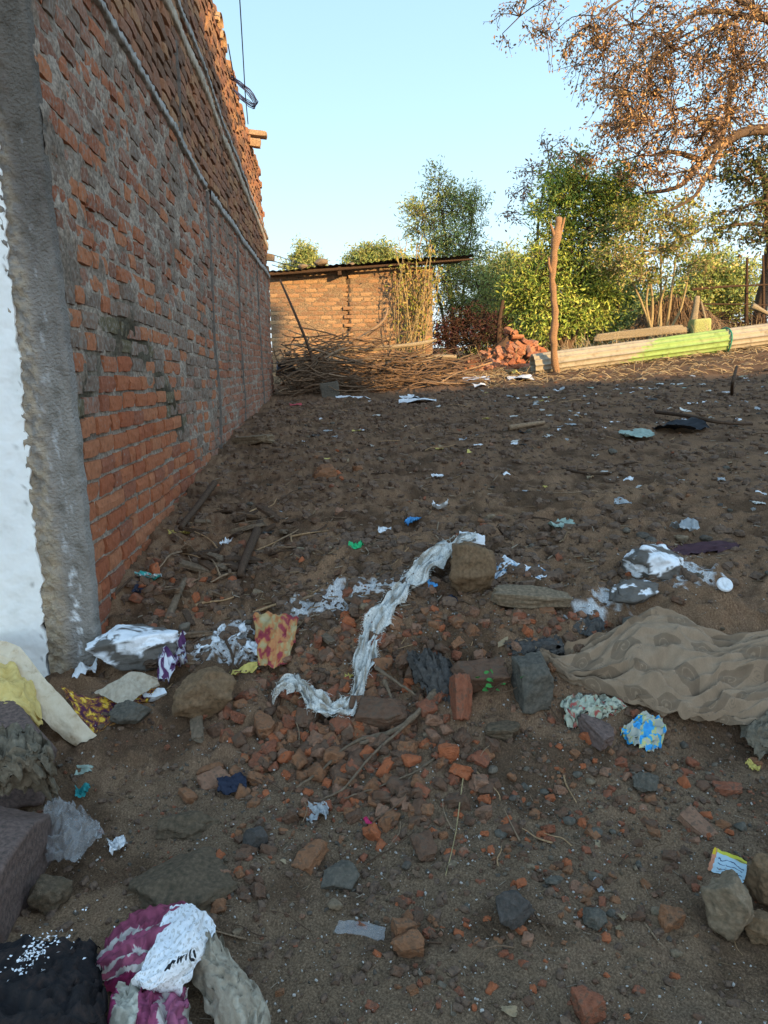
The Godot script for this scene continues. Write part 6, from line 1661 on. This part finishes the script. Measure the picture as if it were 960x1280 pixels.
	mat("yellow_sack", ntex(212, 0.02, [[0.0, L(0.36, 0.25, 0.07)], [0.5, L(0.64, 0.46, 0.15)], [1.0, L(0.74, 0.58, 0.24)]], 256, 4), 3.0, 0.6, ng, 0.4)
	mat("beige", ntex(213, 0.02, [[0.0, L(0.30, 0.19, 0.10)], [0.3, L(0.60, 0.47, 0.32)], [1.0, L(0.72, 0.60, 0.44)]], 256, 5), 3.0, 0.7, ng, 0.3)
	mat("cardboard", ntex(214, 0.03, [[0.0, L(0.24, 0.19, 0.13)], [0.5, L(0.42, 0.35, 0.26)], [1.0, L(0.50, 0.43, 0.33)]], 256, 5), 5.0, 0.9, ng, 0.3)
	mat("printed", ntex(215, 0.030, [[0.0, L(0.02, 0.012, 0.02)], [0.33, L(0.09, 0.015, 0.05)], [0.42, L(0.14, 0.06, 0.02)], [0.5, L(0.45, 0.17, 0.04)], [0.58, L(0.10, 0.05, 0.03)], [0.66, L(0.62, 0.36, 0.03)], [0.78, L(0.75, 0.48, 0.04)], [1.0, L(0.6, 0.45, 0.35)]], 256, 4), 0.0, 0.5)
	M.printed.uv1_scale = Vector3(1.1, 0.9, 1)
	mat("orange_film", ntex(216, 0.03, [[0.0, L(0.28, 0.11, 0.03)], [1.0, L(0.62, 0.34, 0.12)]], 128, 4), 5.0, 0.6)
	mat("purple_packet", ntex(217, 0.03, [[0.0, L(0.08, 0.03, 0.09)], [0.42, L(0.12, 0.04, 0.12)], [0.48, L(0.62, 0.62, 0.66)], [1.0, L(0.75, 0.76, 0.78)]], 128, 3), 0.0, 0.4)
	mat("orange_sachet", ntex(218, 0.022, [[0.0, L(0.18, 0.02, 0.04)], [0.34, L(0.30, 0.05, 0.05)], [0.40, L(0.42, 0.16, 0.06)], [0.55, L(0.46, 0.21, 0.08)], [0.62, L(0.40, 0.28, 0.12)], [1.0, L(0.42, 0.36, 0.22)]], 128, 4), 0.0, 0.5)
	mat("striped", band_texture([[0.0, 0.27, 0.06, 0.11], [0.22, 0.50, 0.44, 0.42], [0.30, 0.29, 0.07, 0.13], [0.44, 0.52, 0.46, 0.44], [0.50, 0.31, 0.08, 0.14], [0.62, 0.58, 0.50, 0.48], [0.68, 0.20, 0.02, 0.07], [0.9, 0.12, 0.015, 0.045]], true), 0.0, 0.7)
	mat("magenta_flap", band_texture([[0.0, 0.34, 0.05, 0.14], [0.06, 0.58, 0.54, 0.46], [0.34, 0.28, 0.06, 0.13], [0.60, 0.50, 0.44, 0.42], [0.68, 0.38, 0.11, 0.20], [0.93, 0.55, 0.5, 0.45]], false), 0.0, 0.7)
	mat("tan_sack", ntex(221, 0.02, [[0.0, L(0.16, 0.125, 0.09)], [0.5, L(0.36, 0.30, 0.22)], [1.0, L(0.50, 0.45, 0.36)]], 256, 5), 4.0, 0.85, ng, 0.6)
	mat("black_cloth", ntex(222, 0.02, [[0.0, L(0.010, 0.010, 0.012)], [0.55, L(0.022, 0.019, 0.019)], [1.0, L(0.075, 0.045, 0.035)]], 256, 5), 3.0, 0.95, ng, 0.6)
	mat("foil", ntex(223, 0.03, [[0.0, L(0.32, 0.05, 0.05)], [0.22, L(0.35, 0.10, 0.08)], [0.3, L(0.30, 0.34, 0.24)], [0.6, L(0.45, 0.46, 0.36)], [0.8, L(0.12, 0.13, 0.10)], [1.0, L(0.55, 0.55, 0.50)]], 128, 4), 0.0, 0.35)
	mat("blue_packet", ntex(224, 0.022, [[0.0, L(0.02, 0.22, 0.55)], [0.42, L(0.05, 0.36, 0.70)], [0.48, L(0.60, 0.55, 0.16)], [0.58, L(0.42, 0.44, 0.38)], [1.0, L(0.30, 0.32, 0.28)]], 128, 3), 0.0, 0.35)
	mat("blue_paper", ntex(225, 0.02, [[0.0, L(0.10, 0.20, 0.32)], [0.36, L(0.22, 0.34, 0.45)], [0.42, L(0.66, 0.68, 0.70)], [1.0, L(0.78, 0.79, 0.80)]], 128, 3), 0.0, 0.7)
	mat("teal_white", ntex(226, 0.02, [[0.0, L(0.03, 0.30, 0.27)], [0.5, L(0.06, 0.40, 0.36)], [0.56, L(0.5, 0.55, 0.54)], [1.0, L(0.6, 0.62, 0.62)]], 128, 3), 0.0, 0.5)
	mat("paisley", cloth_texture(), 0.0, 0.95)
	mat("white_sack", sack_texture(), 0.0, 0.7)
	mat("sachet", sachet_texture(), 0.0, 0.4)
	var cp := plain("clear_plastic", Color(0.75, 0.75, 0.75, 0.30), 0.15)
	cp.transparency = BaseMaterial3D.TRANSPARENCY_ALPHA


func _ready() -> void:
	rng.seed = 20240
	# camera
	var cam := Camera3D.new()
	cam.name = "camera"
	cam.fov = 67.0
	cam.near = 0.05
	cam.far = 400.0
	cam.position = Vector3(0, EYE, 0)
	cam.rotation_degrees = Vector3(-12.0, 0, -1.0)
	add_child(cam)
	cam.current = true
	# sky, exposure
	var sky_m := PhysicalSkyMaterial.new()
	sky_m.rayleigh_color = Color(0.29, 0.42, 0.585)
	sky_m.mie_color = Color(0.69, 0.729, 0.812)
	sky_m.turbidity = 10.0
	sky_m.ground_color = Color(0.1, 0.07, 0.034)
	sky_m.energy_multiplier = 4.0
	var env := Environment.new()
	env.background_mode = Environment.BG_SKY
	env.sky = Sky.new()
	env.sky.sky_material = sky_m
	env.background_energy_multiplier = 2.9
	env.tonemap_mode = Environment.TONE_MAPPER_LINEAR
	env.tonemap_exposure = 2.25
	env.sdfgi_enabled = true
	env.ssao_enabled = true
	env.ssil_enabled = true
	var we := WorldEnvironment.new()
	we.name = "world_environment"
	we.environment = env
	add_child(we)
	# low sun from behind and to the right
	var sun := DirectionalLight3D.new()
	sun.name = "sun"
	sun.light_energy = 1.25
	sun.light_color = Color(1.0, 0.83, 0.58)
	sun.light_angular_distance = 0.5
	sun.shadow_enabled = true
	add_child(sun)
	sun.look_at_from_position(Vector3(7, 3, 10), Vector3.ZERO)

	for k in xk.size():
		ht.append(PackedFloat32Array(HT[k]))
	var setup := [[na, 1, 0.01, 2], [nb, 2, 1.1, 3], [nc, 3, 4.0, 3], [nd, 4, 11.0, 3], [nw, 5, 30.0, 2]]
	for e in setup:
		e[0].seed = e[1]
		e[0].noise_type = FastNoiseLite.TYPE_SIMPLEX_SMOOTH
		e[0].frequency = e[2]
		e[0].fractal_octaves = e[3]
	for e in [[Vector2(-0.667, 3.340), 0.15], [Vector2(-0.751, 3.290), 0.14], [Vector2(-0.343, 3.440), 0.13], [Vector2(-0.230, 3.435), 0.14], [Vector2(-0.081, 3.425), 0.12], [Vector2(0.049, 3.415), 0.09], [Vector2(-0.578, 3.230), 0.10], [Vector2(1.318, 3.315), 0.16], [Vector2(0.993, 3.180), 0.10], [Vector2(0.845, 3.070), 0.08], [Vector2(-1.470, 3.510), 0.06]]:
		lime.append(Vector3(e[0].x, e[0].y, e[1]))
	var t0 := Time.get_ticks_msec()
	make_materials()
	build_ground()
	print("ground ", Time.get_ticks_msec() - t0)
	build_house()
	build_shed()
	build_opposite()
	print("house ", Time.get_ticks_msec() - t0)
	build_trees()
	print("trees ", Time.get_ticks_msec() - t0)
	build_far()
	build_stones()
	build_soft()
	print("soft ", Time.get_ticks_msec() - t0)
	scatter()
	print("done ", Time.get_ticks_msec() - t0)
